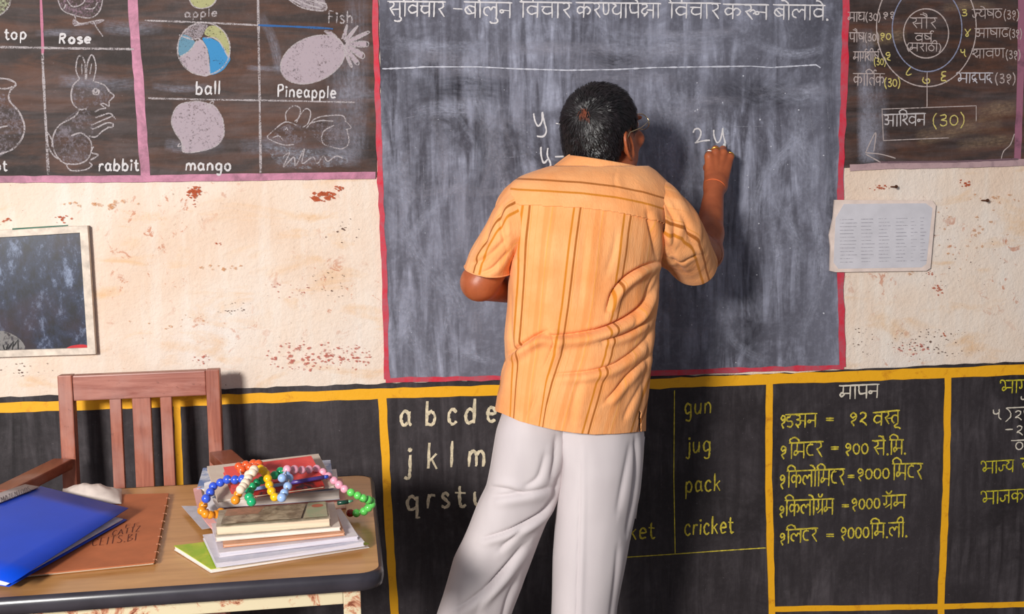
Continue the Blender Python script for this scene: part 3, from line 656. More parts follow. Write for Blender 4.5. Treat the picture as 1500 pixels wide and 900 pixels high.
mw('७', 1350, 124, 1364, 124, 12, 2.0, CH_Y); mw('६', 1377, 122, 1388, 121, 18, 2.0, CH_Y)
mw('३', 1407, 25, 1418, 25, 12, 1.5, CH_Y); mw('Jयेषठ', 1424, 28, 1468, 27, 14); mw('(३१)', 1470, 30, 1493, 30, 16, 1.4)
mw('४', 1412, 54, 1423, 54, 13, 1.7, CH_Y); mw('अाषाढ', 1428, 56, 1478, 55, 14); mw('(३१)', 1478, 57, 1497, 57, 15, 1.4)
mw('५', 1406, 84, 1416, 84, 13, 1.7, CH_Y); mw('शrावण', 1424, 86, 1472, 85, 14); mw('(३१)', 1473, 88, 1495, 88, 15, 1.5)
mw('भादrपद', 1402, 122, 1455, 122, 15, 2.0, chalk(srgb(196, 190, 196), .85)); mw('(३१)', 1457, 124, 1488, 124, 17, 1.6)
mw('अाISवन', 1294, 186, 1356, 184, 18, 2.0, chalk(srgb(198, 190, 190), .85)); mw('(३०)', 1365, 188, 1414, 186, 21, 1.9, CH_Y)

# --- lesson panels lettered on the dado
CRM = plain('cream_letter_paint', srgb(222, 206, 176), .6, .2, .2, 120); YLP = plain('yellow_letter_paint', srgb(206, 186, 66), .6, .2, .25, 120)
al = chart('alphabet_chart', 'cream lowercase alphabet lettered on the black dado behind the teacher\'s left leg', 'wall chart', (650, 680))
def al_letter(ch, x, y, wd_, h, wid=4.6):
    o = write('letter', ch, x, y, x+wd_, y-.4, h, wid, CRM, al, True); return o
for ch, x, y in (('a', 585, 625), ('b', 622, 624), ('c', 655, 622), ('d', 680, 621), ('e', 712, 619), ('f', 742, 617)): al_letter(ch, x, y, 21 if ch not in 'ce' else 18, 36)
for ch, x, y, q in (('j', 592, 690, 14), ('k', 625, 687, 20), ('l', 657, 685, 12), ('m', 684, 684, 30), ('n', 722, 682, 22)): al_letter(ch, x, y, q, 38)
for ch, x, y, q in (('q', 594, 748, 24), ('r', 624, 745, 16), ('s', 645, 744, 17), ('t', 666, 743, 20), ('u', 692, 741, 24)): al_letter(ch, x, y, q, 34)
wc = chart('word_chart', 'yellow English words lettered in a ruled box on the dado right of the teacher', 'wall chart', (1040, 690))
wall_lines('ruled_line', [[(988, 572), (987, 700), (989, 812)]], 1.6, YLP, wc); wall_lines('ruled_line', [[(880, 819), (930, 816), (990, 812), (1060, 807), (1122, 803)]], 1.6, YLP, wc)
for s, x0, y0, x1, y1 in (('gun', 1002, 608, 1045, 605), ('jug', 1004, 664, 1044, 662), ('pack', 1003, 722, 1058, 719), ('cricket', 1002, 785, 1076, 781), ('ket', 921, 791, 961, 789)):
    write('word', s, x0, y0, x1, y1, 26, 2.8, YLP, wc, True)
ms = chart('measurement_chart', 'yellow Marathi measurement table with equals signs lettered on the dado', 'wall chart', (1255, 690))
def yw(s, x0, y0, x1, y1, h, mat=None, wid=2.6, p=None): return write('word', s, x0, y0, x1, y1, h, wid, mat or YLP, p or ms)
WL = chalk(srgb(214, 204, 188), .95)
yw('मापन', 1230, 586, 1288, 583, 20, WL)
yw('१', 1142, 629, 1152, 628, 22); yw('डझन', 1151, 628, 1197, 626, 20); yw('=', 1208, 622, 1224, 621, 14); yw('१२', 1243, 625, 1272, 624, 22); yw('वHतू', 1279, 625, 1318, 621, 20)
yw('१', 1142, 674, 1153, 673, 22); yw('Iमटर', 1156, 673, 1206, 670, 23); yw('=', 1215, 664, 1231, 663, 14); yw('१००', 1236, 669, 1273, 668, 21); yw('सें.', 1278, 668, 1303, 667, 22); yw('Iम.', 1303, 667, 1328, 666, 22)
yw('१', 1141, 718, 1151, 717, 24); yw('IकलोIमटर', 1153, 715, 1238, 711, 24); yw('=', 1240, 705, 1254, 704, 13); yw('१०००', 1254, 706, 1304, 704, 21); yw('Iमटर', 1307, 704, 1352, 703, 24)
yw('१', 1140, 760, 1150, 759, 20); yw('Iकलोगॅrम', 1150, 757, 1222, 754, 23); yw('=', 1231, 748, 1246, 747, 13); yw('१०००', 1246, 750, 1290, 748, 21); yw('गॅrम', 1293, 747, 1328, 745, 20)
yw('१', 1141, 800, 1151, 799, 20); yw('Iलटर', 1152, 797, 1198, 794, 20); yw('=', 1208, 792, 1224, 791, 14); yw('१०००', 1230, 793, 1274, 791, 22); yw('Iम.ली.', 1275, 790, 1330, 787, 22)
dv = chart('division_chart', 'division lesson with yellow words cut off by the photo\'s right edge', 'wall chart', (1460, 660))
OL = plain('olive_letter_paint', srgb(196, 184, 50), .6, .2, .25, 120)
yw('भागाकार', 1466, 577, 1548, 574, 19, OL, 2.2, dv); yw('भाJय', 1438, 695, 1486, 692, 18, OL, 2.2, dv); yw('संखया', 1495, 690, 1545, 688, 18, OL, 2.2, dv); yw('भाजक', 1438, 740, 1500, 736, 19, OL, 2.2, dv)
yw('५', 1494, 592, 1506, 592, 12, WL, 2, dv); yw('५', 1453, 617, 1468, 616, 18, WL, 2, dv); yw(')', 1470, 617, 1484, 616, 18, WL, 2, dv); yw('२५', 1485, 617, 1512, 615, 16, WL, 2, dv)
yw('-', 1470, 639, 1486, 638, 18, WL, 2, dv); yw('२५', 1487, 639, 1513, 637, 16, WL, 2, dv); yw('०', 1486, 662, 1500, 661, 16, WL, 2, dv)
wall_lines('ruled_line', [[(1475, 598), (1540, 595)], [(1481, 646), (1540, 643)]], 2, WL, dv)

# --- plaster losses, red brick dust and dark pits
def peel(cx, cy, rx, ry, n, col, smin=1.0, smax=4.0, key='plaster_loss'):
    mb = MB()
    for i in range(n):
        a = RNG.uniform(0, 6.28); r = math.sqrt(RNG.uniform(0, 1)); x = cx+rx*r*math.cos(a); y = cy+ry*r*math.sin(a); s = RNG.uniform(smin, smax)*(1.15-r*.6); m = 9
        P = [(x+s*1.5*math.cos(t*6.283/m)*RNG.uniform(.35, 1.3), y+s*math.sin(t*6.283/m)*RNG.uniform(.35, 1.3)) for t in range(m)]
        yy = -.0015-.0001*RNG.uniform(0, 4)
        mb.add([at(p, q, yy) for p, q in P]+[at(x, y, yy+.0008)], [(j, (j+1) % m, m) for j in range(m)])
    o = mb.build(key, col, wall); o['kind'] = 'stuff'; return o
TERR = chalk(srgb(186, 92, 60), .72, 260); TER2 = chalk(srgb(196, 112, 98), .6, 260); PIT = chalk(srgb(110, 84, 74), .8, 300); OCH = chalk(srgb(214, 160, 116), .5, 200)
peel(283, 281, 11, 10, 34, TERR, 1, 3.4); peel(285, 298, 4, 5, 6, TERR, .5, 2); peel(472, 288, 18, 8, 46, TERR, 1.2, 4.6); peel(496, 275, 7, 5, 12, TERR, 1, 3); peel(92, 322, 14, 6, 14, TERR, .8, 2.4); peel(10, 325, 6, 6, 8, TERR, .8, 2.4)
peel(320, 357, 5, 2, 4, TERR, .6, 2); peel(450, 522, 66, 22, 110, TER2, .5, 3.0); peel(510, 525, 36, 20, 60, TER2, .5, 3.0); peel(420, 425, 40, 12, 26, TER2, .4, 1.8); peel(345, 452, 30, 10, 20, PIT, .4, 1.3)
peel(295, 525, 14, 12, 14, TER2, .5, 2); peel(480, 420, 35, 25, 22, PIT, .4, 1.4); peel(500, 340, 30, 35, 16, PIT, .4, 1.5); peel(40, 540, 40, 12, 20, PIT, .4, 1.8)
peel(1288, 274, 18, 5, 14, TERR, .6, 2.4); peel(1414, 268, 9, 6, 12, TERR, .8, 3); peel(1374, 425, 9, 9, 12, TERR, .8, 2.6); peel(1334, 402, 5, 6, 6, OCH, .8, 2.6); peel(1362, 400, 5, 6, 6, TERR, .6, 2)
peel(1370, 505, 70, 24, 90, PIT, .4, 1.6); peel(1340, 513, 34, 10, 30, TER2, .5, 2.4); peel(1265, 500, 20, 22, 22, PIT, .4, 1.5); peel(1385, 490, 4, 3, 4, TERR, .8, 2); peel(1420, 340, 60, 60, 40, OCH, .6, 3); peel(1400, 380, 60, 70, 40, PIT, .3, 1.1)
peel(1470, 290, 30, 8, 12, OCH, 1, 4); peel(150, 300, 60, 6, 14, OCH, 1.5, 5); peel(330, 392, 45, 4, 12, OCH, 1, 4); peel(250, 480, 80, 20, 16, OCH, .6, 2.5)
peel(650, 566, 80, 1.5, 10, chalk(srgb(90, 88, 92), .6), .5, 2, 'plaster_loss')
# ------------------------------------------------------------------ things fixed to the wall
# framed slate / dark picture at left
fr = tag(empty('framed_slate', tuple(at(60, 430, -.003))), 'scuffed dark slate in a cream wooden frame hung at the left edge', 'slate')
def quad_slab(name, P, y0, y1, mat, parent, smooth=False):
    V = [at(a, b, y0) for a, b in P]; W = [np.array((v[0], y1, v[2])) for v in V]; n = len(P)
    return mesh(name, V+W, [list(range(n))[::-1], list(range(n, 2*n))]+[[i, (i+1) % n, n+(i+1) % n, n+i] for i in range(n)], mat, parent)
M_CRM = plain('cream_frame_paint', srgb(222, 206, 190), .6, .3, .16, 40, bump=.3)
oc = [(-82, 342), (128, 331), (140, 519), (-76, 526)]; ic = [(-70, 352), (117, 341), (128, 510), (-64, 516)]
for i in range(4):
    j = (i+1) % 4; quad_slab('frame_rail', [oc[i], oc[j], ic[j], ic[i]], -.020-.001*(i % 2), -.001, M_CRM, fr)
k = NT('scuffed_slate'); v = k.mp(); n = k.noise(k.mp((1.4, 1, .8), rot=(0, .3, 0)), 15, 9, .78, .15)
c = k.ramp(n, [(.42, srgb(20, 20, 30)), (.54, srgb(40, 48, 72)), (.64, srgb(120, 132, 158)), (.74, srgb(170, 176, 190))]); g = k.noise(v, 5, 4, .6)
c = k.mix(k.ramp(g, [(.5, 0), (.66, .55)]), c, srgb(58, 34, 40)); k.base(c).rough(.3).spec(.5)
quad_slab('slate_panel', ic, -.012, -.001, k.m, fr)
def on_plane(name, P, y, mat, parent): return mesh(name, [at(a, b, y) for a, b in P], [list(range(len(P)))[::-1]], mat, parent)
on_plane('red_sticker', catmull([(96, 511), (104, 507), (118, 505), (127, 506), (127.4, 509.5)], 3)+[(127.4, 510)], -.0124, plain('red_paint', srgb(200, 40, 48), .5), fr)
mb = MB(); 
for P in ([(4, 506), (8, 516), (12, 504)], [(12, 512), (20, 500), (18, 514)], [(20, 508), (26, 498), (27, 512)]): ribbon(mb, [at(a, b, -.0124) for a, b in P], .004)
mb.build('scribble', plain('black_ink', srgb(14, 12, 16), .5), fr)
on_plane('grey_scuff', catmull([(0, 485), (14, 488), (30, 498), (36, 512), (10, 515), (-20, 515), (-30, 490)], 3, True), -.0122, chalk(srgb(150, 146, 144), .6, 90), fr)
on_plane('green_edge_tape', [(18, 334.5), (100, 329.5), (100, 331.4), (18, 337)], -.0212, plain('green_tape', srgb(60, 104, 84), .5), fr)
# laminated sheet at right
sh = tag(empty('notice_sheet', tuple(at(1292, 345, -.003))), 'pale laminated notice sheet with faint columns of print, right of the blackboard', 'notice')
SP = [(1223, 293), (1366, 294), (1371, 301), (1363, 393), (1357, 397), (1224, 399), (1216, 397), (1217, 362), (1215, 345), (1221, 318)]
quad_slab('paper', SP, -.012, -.0052, plain('old_card', srgb(226, 206, 196), .5, .3, .08, 30), sh)
quad_slab('laminate', [(1236, 299), (1356, 298), (1366, 305), (1357, 387), (1350, 392), (1228, 394), (1221, 385), (1224, 320)], -.0126, -.0119, plain('grey_printed_paper', srgb(206, 202, 208), .35, .5, .05, 20), sh)
mb = MB()
for (x0, x1) in ((1230, 1256), (1261, 1282), (1287, 1306), (1312, 1330), (1334, 1344), (1348, 1358)):
    for r_ in range(13):
        y = 322+r_*5.2-.02*(x0-1230); q = x1-RNG.uniform(0, 7); ribbon(mb, [at(x0, y, -.0129), at(q, y-.4, -.0129)], .0018)
tag(mb.build('printed_lines', chalk(srgb(160, 156, 166), .5), sh), kind='stuff')
M_NAIL = plain('rusty_iron', srgb(110, 70, 50), .6, .4, .3, 80, .6)
for (x, y), lb in (((1438, 294), 'rusty nail standing out of the plaster right of the notice sheet'), ((1305, 274), 'rusty nail in the plaster above the notice sheet')):
    p = at(x, y, 0); t = tag(MB().tube([p+(0, .01, 0), p+(.004, -.022, .001)], .0022, 8).tube([p+(.004, -.022, .001), p+(.0042, -.0236, .001)], .005, 10).build('nail', M_NAIL, smooth=False), lb, 'nail')

# ------------------------------------------------------------------ chair
def wood(name, c0, c1, axis='z', rough=.38):
    k = NT(name); sc = {'z': (14, 14, 1.2), 'x': (1.2, 14, 14), 'y': (14, 1.2, 14)}[axis]; v = k.mp(sc); n = k.noise(v, 3.2, 6, .65, 1.2); w2 = k.noise(k.mp(), 6, 4, .6)
    c = k.ramp(n, [(.3, c0), (.7, c1)]); c = k.mix(k.ramp(w2, [(.5, 0), (.75, .42)]), c, srgb(186, 152, 144)); spk = k.noise(k.mp(), 60, 4, .7)
    c = k.mix(k.ramp(spk, [(.64, 0), (.72, .5)]), c, srgb(66, 26, 18)); k.base(c).rough(rough).spec(.5); k.bump(n, .15, .002); return k.m
WZ = wood('reddish_wood_upright', srgb(134, 66, 48), srgb(176, 104, 80), 'z'); WX = wood('reddish_wood_rail', srgb(134, 68, 54), srgb(184, 122, 106), 'x'); WY = wood('reddish_wood_arm', srgb(116, 54, 36), srgb(150, 82, 58), 'y')
ch = tag(empty('wooden_armchair', (-.50, -.35, 0)), 'reddish brown wooden armchair with slatted back standing behind the table', 'chair')
YB = -.115
def cb(px, py, Y=YB): return at(px, py, Y)
TL = cb(86, 549); TR = cb(322, 541); xl, xr = TL[0], TR[0]; zt = (TL[2]+TR[2])/2; zr = TL[2]
wl = .033; YF = -.385
def lean(z): return YB-.0-.10*(zt-z)*.55
def post(x, wdt): return MB().beam((x+wdt/2, lean(zt)+.002, zt), (x+wdt/2, lean(.42), .42), wdt, .038, (0, 1, 0), .003).beam((x+wdt/2, lean(.42), .425), (x+wdt/2, lean(.42)+.01, 0), wdt, .038, (0, 1, 0), .003)
post(xl, .034).build('back_post', WZ, ch); post(xr-.033, .033).build('back_post', WZ, ch)
rh = .062
MB().box((xl+.0345, YB-.016, zt-rh-.001), (xr-.0335, YB+.014, zt-.001), .003).build('top_rail', WX, ch)
for a, b in ((162, 179), (195, 222), (236, 253)):
    xa = cb(a, 600)[0]; xb = cb(b, 600)[0]
    MB().beam(((xa+xb)/2, lean(zt-rh)+.003, zt-rh), ((xa+xb)/2, lean(.50)+.003, .50), xb-xa, .016, (0, 1, 0), .002).build('back_slat', WZ, ch)
MB().box((xl+.035, lean(.47)-.014, .455), (xr-.034, lean(.47)+.012, .50), .003).build('lower_rail', WX, ch)
MB().box((xl-.02, YF-.02, .42), (xr+.02, lean(.42)-.022, .445), .004).build('seat', WX, ch)
fl, frx = xl-.068, xr+.085
for s, x in ((-1, fl), (1, frx)): MB().beam((x, YF, .0), (x, YF, .7370), .036, .036, (0, 1, 0), .003) if True else MB().beam((x, -.60, .445), (x, -.60, .66), .036, .036, (0, 1, 0), .003).build('front_leg', WZ, ch)
za = .751
la0 = (xl+.006, lean(za)-.022, za); ra0 = (xr-.004, lean(za)-.022, za)
MB().beam(la0, (fl, -.406, za), .050, .026, (0, 0, 1), .004).build('arm', WY, ch)
MB().beam(ra0, (frx, -.406, za), .056, .026, (0, 0, 1), .004).build('arm', WY, ch)
for s, x0, x1 in ((0, xl, fl), (1, xr, frx)): MB().beam((x0+(.0 if s else .02), lean(.2)-.02, .20), (x1, YF+.019, .20), .022, .03, (0, 0, 1), .002).build('stretcher', WY, ch)

# ------------------------------------------------------------------ table
TZ = .76
k = NT('laminate_top'); v = k.mp((1.2, 9, 1)); n = k.noise(v, 4, 6, .6, .8)
c = k.ramp(n, [(.3, srgb(176, 122, 66)), (.7, srgb(204, 150, 92))]); st_ = k.noise(k.mp(), 4, 5, .6); c = k.mix(k.ramp(st_, [(.52, 0), (.75, .45)]), c, srgb(150, 100, 56)); k.base(c).rough(.32).spec(.5)
M_TOP = k.m
tb = tag(empty('teacher_table', (-.42, -.76, 0)), 'brown laminate table with black edging and chipped cream metal legs', 'table')
TX0, TX1, TY0, TY1 = -.88, .0435, -1.066, -.437
def rrect(x0, x1, y0, y1, r, n=6):
    P = []
    for cx, cy, a in ((x1-r, y1-r, 0), (x0+r, y1-r, 90), (x0+r, y0+r, 180), (x1-r, y0+r, 270)):
        for i in range(n+1): t = math.radians(a+90*i/n); P.append((cx+r*math.cos(t), cy+r*math.sin(t)))
    return P
def prism(P, z0, z1, name, mat, parent, bev=0, smooth=False):
    n = len(P); V = [(x, y, z0) for x, y in P]+[(x, y, z1) for x, y in P]
    return mesh(name, V, [list(range(n))[::-1], list(range(n, 2*n))]+[[i, (i+1) % n, n+(i+1) % n, n+i] for i in range(n)], mat, parent)
prism(rrect(TX0, TX1, TY0, TY1, .035), TZ-.026, TZ, 'table_top', M_TOP, tb)
mb = MB(); P = rrect(TX0, TX1, TY0, TY1, .035); prof = [(.0004, -.0305), (.006, -.029), (.0085, -.020), (.0085, -.010), (.005, -.0015), (.0004, .0006)]
cx, cy = (TX0+TX1)/2, (TY0+TY1)/2; V = []
for i, (x, y) in enumerate(P):
    a = np.array(P[i-1]); b = np.array(P[(i+1) % len(P)]); t = b-a; t /= np.linalg.norm(t); nrm = np.array((t[1], -t[0]))
    for d, z in prof: V.append((x+nrm[0]*d, y+nrm[1]*d, TZ+z))
m = len(prof); F = []
for i in range(len(P)):
    j = (i+1) % len(P)
    for q in range(m-1): F.append((i*m+q, j*m+q, j*m+q+1, i*m+q+1))
mesh('edge_trim', V, F, plain('black_rubber_edging', srgb(50, 46, 54), .28, .6, .15, 20), tb, True)
k = NT('chipped_cream_enamel'); v = k.mp(); n = k.noise(v, 22, 7, .75, .8)
k.base(k.ramp(n, [(.36, srgb(120, 62, 40)), (.42, srgb(186, 130, 100)), (.48, srgb(206, 192, 160))])).rough(.5).spec(.4); k.bump(n, .3, .002); M_EN = k.m
FZ = TZ-.0306; fx0, fx1, fy0, fy1 = TX0+.05, TX1-.033, TY0+.02, TY1-.03
MB().box((fx0+.0301, fy0, FZ-.03), (fx1-.0301, fy0+.028, FZ-.0002), .002).build('frame_rail', M_EN, tb); MB().box((fx0+.0301, fy1-.028, FZ-.03), (fx1-.0301, fy1, FZ-.0002), .002).build('frame_rail', M_EN, tb)
MB().box((fx0, fy0+.0301, FZ-.03), (fx0+.028, fy1-.0301, FZ-.0002), .002).build('frame_rail', M_EN, tb); MB().box((fx1-.028, fy0+.0301, FZ-.03), (fx1, fy1-.0301, FZ-.0002), .002).build('frame_rail', M_EN, tb)
for x in (fx0, fx1-.030):
    for y in (fy0, fy1-.030): MB().box((x, y, 0), (x+.030, y+.030, FZ-.0002), .002).build('leg', M_EN, tb)

# ------------------------------------------------------------------ papers on the table
PAGE = None
def page_mat(c, name):
    k = NT(name); v = k.mp((3, 3, 420)); n = k.noise(v, 1.0, 3, .7); k.base(k.ramp(n, [(.35, tuple(x*.72 for x in c[:3])+(1,)), (.6, c)])).rough(.85).spec(.1); return k.m
PG_W = page_mat(srgb(238, 226, 216), 'white_pages'); PG_C = page_mat(srgb(232, 208, 180), 'yellowed_pages'); PG_G = page_mat(srgb(214, 208, 216), 'grey_pages'); PG_P = page_mat(srgb(226, 188, 164), 'peach_pages')
def bookq(name, label, FL, FR, depth, z, th, cover, pages, group=None, warp=.0, cov=.0012, skew=0, back=None, seed=0):
    """a book lying flat: front-left and front-right corners (world xy), depth, bottom height, thickness"""
    FL = np.array(FL[:2], float); FR = np.array(FR[:2], float); u = (FR-FL); W = np.linalg.norm(u); u /= W; d = np.array((-u[1], u[0]))
    root = tag(empty(name, (FL[0], FL[1], z)), label, 'book', group)
    nx_, ny_ = 14, 6; R = np.random.RandomState(seed+5)
    ph = R.uniform(0, 6)
    def P(s, t, zz, o=0): 
        q = FL+u*(s*(W+2*o)-o)+d*(t*(depth+2*o)-o)+u*skew*t
        lift = warp*(abs(s-.5)*2)**3*(.5+.5*math.sin(ph+3*t))
        return (q[0], q[1], zz+lift*(zz-z)/max(th, .001)+lift*.4)
    def sheet(z0, z1, o, nm, mt, tuck=None):
        V = []; F = []
        for zz in (z0, z1):
            for j in range(ny_+1):
                for i in range(nx_+1): V.append(P(i/nx_, j/ny_, zz, o))
        N = (nx_+1)*(ny_+1)
        for j in range(ny_):
            for i in range(nx_): a = j*(nx_+1)+i; F += [(a, a+nx_+1, a+nx_+2, a+1), (N+a, N+a+1, N+a+nx_+2, N+a+nx_+1)]
        for i in range(nx_): F.append((i, i+1, N+i+1, N+i)); a = ny_*(nx_+1)+i; F.append((a+1, a, N+a, N+a+1))
        for j in range(ny_): a = j*(nx_+1); F.append((a+nx_+1, a, N+a, N+a+nx_+1)); a += nx_; F.append((a, a+nx_+1, N+a+nx_+1, N+a))
        return mesh(nm, V, F, mt, root)
    sheet(z+cov, z+th-cov, -.0015, 'pages', pages); sheet(z, z+cov, 0, 'back_cover', back or cover); sheet(z+th-cov, z+th, 0, 'front_cover', cover)
    return root
def cvr(name, c, c2=None, sc=14, rough=.45):
    k = NT(name); v = k.mp(); n = k.noise(v, sc, 5, .65, .4)
    k.base(k.ramp(n, [(.35, c2 or tuple(x*.8 for x in c[:3])+(1,)), (.6, c)])).rough(rough).spec(.4); return k.m
zt_ = TZ+.0008
def seat(px0, px1, z): a = atz(px0[0], px0[1], z); b = atz(px1[0], px1[1], z); return a, b
# loose sheet under the stack at left
def sheet_of(name, label, cat, P, z, th, mat):
    root = mesh(name, [tuple(atz(a, b, z)[:2])+(z,) for a, b in P]+[tuple(atz(a, b, z)[:2])+(z+th,) for a, b in P],
                [list(range(len(P)))[::-1] if False else list(range(len(P))), list(range(len(P), 2*len(P)))[::-1]]+[[i, i+len(P), (i+1) % len(P)+len(P), (i+1) % len(P)] for i in range(len(P))], mat)
    bpy.context.view_layer.update()
    return tag(root, label, cat)
GR = 'school books piled on the right end of the table'
stack = []
def book_px(name, label, a, b, depth, z, th, cover, pages, **kw):
    A, B = seat(a, b, z); return bookq(name, label, A, B, depth, z, th, cover, pages, GR, **kw)
z = zt_
GREEN = cvr('lime_cover', srgb(150, 186, 38), srgb(190, 196, 60), 30)
book_px('exercise_book', 'lime green exercise book, lowest and widest of the pile', (309, 840), (541, 803), .150, z, .0075, GREEN, PG_W, warp=.0016, back=cvr('white_back', srgb(226, 220, 216)), skew=-.04, seed=1); z += .0098
sheet_of('loose_sheet', 'grey loose sheet sticking out left of the book pile', 'paper', [(266, 742), (330, 742), (320, 772), (296, 776)], z, .0006, plain('grey_sheet', srgb(196, 192, 200), .6)); z += .0008
book_px('magazine', 'creased white magazine lying on the lime green exercise book', (317, 833), (534, 801), .170, z, .0075, cvr('white_cover', srgb(222, 216, 222), srgb(196, 192, 206), 12), PG_G, warp=.0016, seed=2); z += .0090
book_px('notebook', 'lilac white notebook with small print, third from the bottom of the pile', (321, 817), (525, 792), .172, z, .0080, cvr('lilac_cover', srgb(206, 194, 204), srgb(222, 214, 216), 20), PG_G, warp=.0012, seed=3); z += .0094
book_px('notebook', 'thin peach edged notebook in the middle of the pile', (327, 803), (505, 785), .160, z, .0050, cvr('peach_cover', srgb(214, 150, 112)), PG_P, warp=.001, seed=4); z += .0062
book_px('notebook', 'white notebook with a dark spine corner just under the collage covered book', (316, 794), (499, 778), .155, z, .0075, cvr('cream_cover', srgb(228, 214, 200)), PG_W, warp=.0012, seed=5); z += .0088
zc = z
# collage covered book on top, cover built with its picture
A, B = seat((317, 785), (484, 772), z); th = .015
top = bookq('picture_book', 'thick book with a brown and green picture cover, front of the top of the pile', A, B, .105, z, th, cvr('picture_cover', srgb(196, 182, 158), srgb(150, 132, 110), 30), PG_C, GR, warp=.001, seed=6)
ztop = z+th
u = (B-A)[:2]; W_ = np.linalg.norm(u); u = u/W_; d_ = np.array((-u[1], u[0]))
def oncover(P, zz=.0034): return [tuple(A[:2]+u*s*W_+d_*t*.105)+(ztop+zz,) for s, t in P]
def cov_poly(nm, P, mt, zz=.0034): return mesh(nm, oncover(P, zz), [list(range(len(P)))], mt, top)
cov_poly('cover_photo', [(.04, .05), (.74, .05), (.80, .93), (.06, .93)], cvr('collage_print', srgb(118, 100, 76), srgb(186, 168, 140), 46))
cov_poly('cover_photo', [(.06, .5), (.36, .5), (.42, .9), (.08, .9)], cvr('collage_print_b', srgb(150, 112, 84), srgb(186, 130, 100), 60), .0037)
cov_poly('cover_panel', [(.76, .05), (.98, .05), (.98, .95), (.82, .95)], cvr('green_print', srgb(150, 160, 124), srgb(180, 160, 130), 36))
cov_poly('cover_badge', [(.90+.055*math.cos(t*.524), .72+.10*math.sin(t*.524)) for t in range(12)], plain('red_badge', srgb(188, 104, 76), .5), .0037)
# second pile behind
z = zt_+.0100
def bp(name, label, a, b, depth, z, th, cover, pages, **kw): return book_px(name, label, a, b, depth, z, th, cover, pages, **kw)
zb = .835
bz = zt_+.0105
def at_back(x0, x1, Y0, Y1, z, th, name, label, cover, pages, yaw=.0, **kw):
    a = np.array((x0, Y0)); b = np.array((x1, Y0+yaw)); return bookq(name, label, a, b, Y1-Y0, z, th, cover, pages, GR, **kw)
z = zt_
Xa = atz(300, 720, .80)[0]; Xb = atz(506, 705, .80)[0]; Yb0 = -.70; Yb1 = -.53
specs = [(.016, cvr('red_pink_cover', srgb(196, 120, 112)), PG_P, 'book', 'faded pink covered book at the bottom of the rear pile'), (.020, cvr('pale_cover', srgb(206, 204, 214)), PG_W, 'book', 'thick pale covered book second from the bottom of the rear pile'),
         (.018, cvr('blue_white_cover', srgb(86, 126, 184), srgb(224, 226, 232), 30), PG_W, 'book', 'blue and white covered book in the middle of the rear pile')]
for i, (t, cv, pg, nm, lb) in enumerate(specs):
    at_back(Xa-.004*i, Xb-.012*i, -.70+.003*i, -.53, z, t, nm, lb, cv, pg, .012, warp=.0015, seed=20+i); z += t+.0028
zr_ = z
zz = zr_
def tilt_book(name, label, a, b, c_, th, cover, pages, y_lift=0):
    """a book given by three 3-D corners: front-left, front-right, back-left"""
    a, b, c_ = [np.array(q, float) for q in (a, b, c_)]; u = b-a; W = np.linalg.norm(u); u /= W; v = c_-a; D = np.linalg.norm(v); v /= D; n = np.cross(u, v); n /= np.linalg.norm(n)
    root = tag(empty(name, tuple(a)), label, 'book', GR); R = Matrix((Vector(u), Vector(np.cross(n, u)), Vector(n))).transposed()
    c = .0012
    MB().box((.0015, .0015, c), (W-.0015, D-.0015, th-c), 0, R, a).build('pages', pages, root)
    MB().box((0, 0, 0), (W, D, c), 0, R, a).build('back_cover', cover, root); MB().box((0, 0, th-c), (W, D, th), 0, R, a).build('front_cover', cover, root)
    return root
Z1_ = zz+.002
# beige notebook leaning up at the back
P1 = atz(320, 742, Z1_+.004); P2 = atz(478, 722, Z1_+.004); d0 = P2-P1; W0 = np.linalg.norm(d0); uu = d0/W0; dd = np.array((-uu[1], uu[0], 0)); 
A0 = P1-uu*.004; B0 = A0+uu*.225; C0 = A0+dd*.135+np.array((0, 0, .032)); 
tilt_book('notebook', 'beige card covered notebook leaning at the very back of the pile', A0+np.array((0, .025, 0)), B0+np.array((0, .025, 0)), C0+np.array((0, .025, 0)), .006, cvr('beige_card', srgb(206, 188, 172), srgb(190, 170, 154), 10, .7), PG_W)
A1 = A0+uu*.030+dd*.016+np.array((0, .012, .0120)); B1 = A1+uu*.175+dd*.010; C1 = A1+dd*.070+np.array((0, 0, .024))
rbk = tilt_book('book', 'red covered book lying under the bead string', A1, B1, C1, .014, cvr('red_cover', srgb(224, 84, 78), srgb(200, 66, 66), 24), cvr('red_edge', srgb(206, 90, 88)))
A2 = A1+np.array((0, -.024, -.006))+uu*.045; B2 = A2+uu*.135+dd*.004; C2 = A2+dd*.018+np.array((0, 0, .006))
tilt_book('booklet', 'narrow booklet with dark red and orange cover in front of the red book', A2, B2, C2, .006, cvr('dark_red_cover', srgb(190, 44, 30), srgb(50, 34, 40), 50), PG_C)
# pen
pa = A2+np.array((0, -.002, .0165))-uu*.030; pb = A2+uu*.142+np.array((0, .010, .0215))
pen = tag(empty('ballpoint_pen', tuple(pa)), 'blue and violet ballpoint pen lying across the books below the bead string', 'pen')
dp = pb-pa
MB().tube([pa, pa+dp*.55], .0036, 10).build('barrel', plain('light_blue_plastic', srgb(140, 160, 206), .25, .6), pen, True)
MB().tube([pa+dp*.551, pa+dp*.95], .0040, 10).build('grip', plain('violet_plastic', srgb(88, 66, 156), .25, .6), pen, True)
MB().tube([pa+dp*.951, pb], [.0038, .0034], 10).build('end_cap', plain('blue_plastic', srgb(50, 80, 190), .25, .6), pen, True)
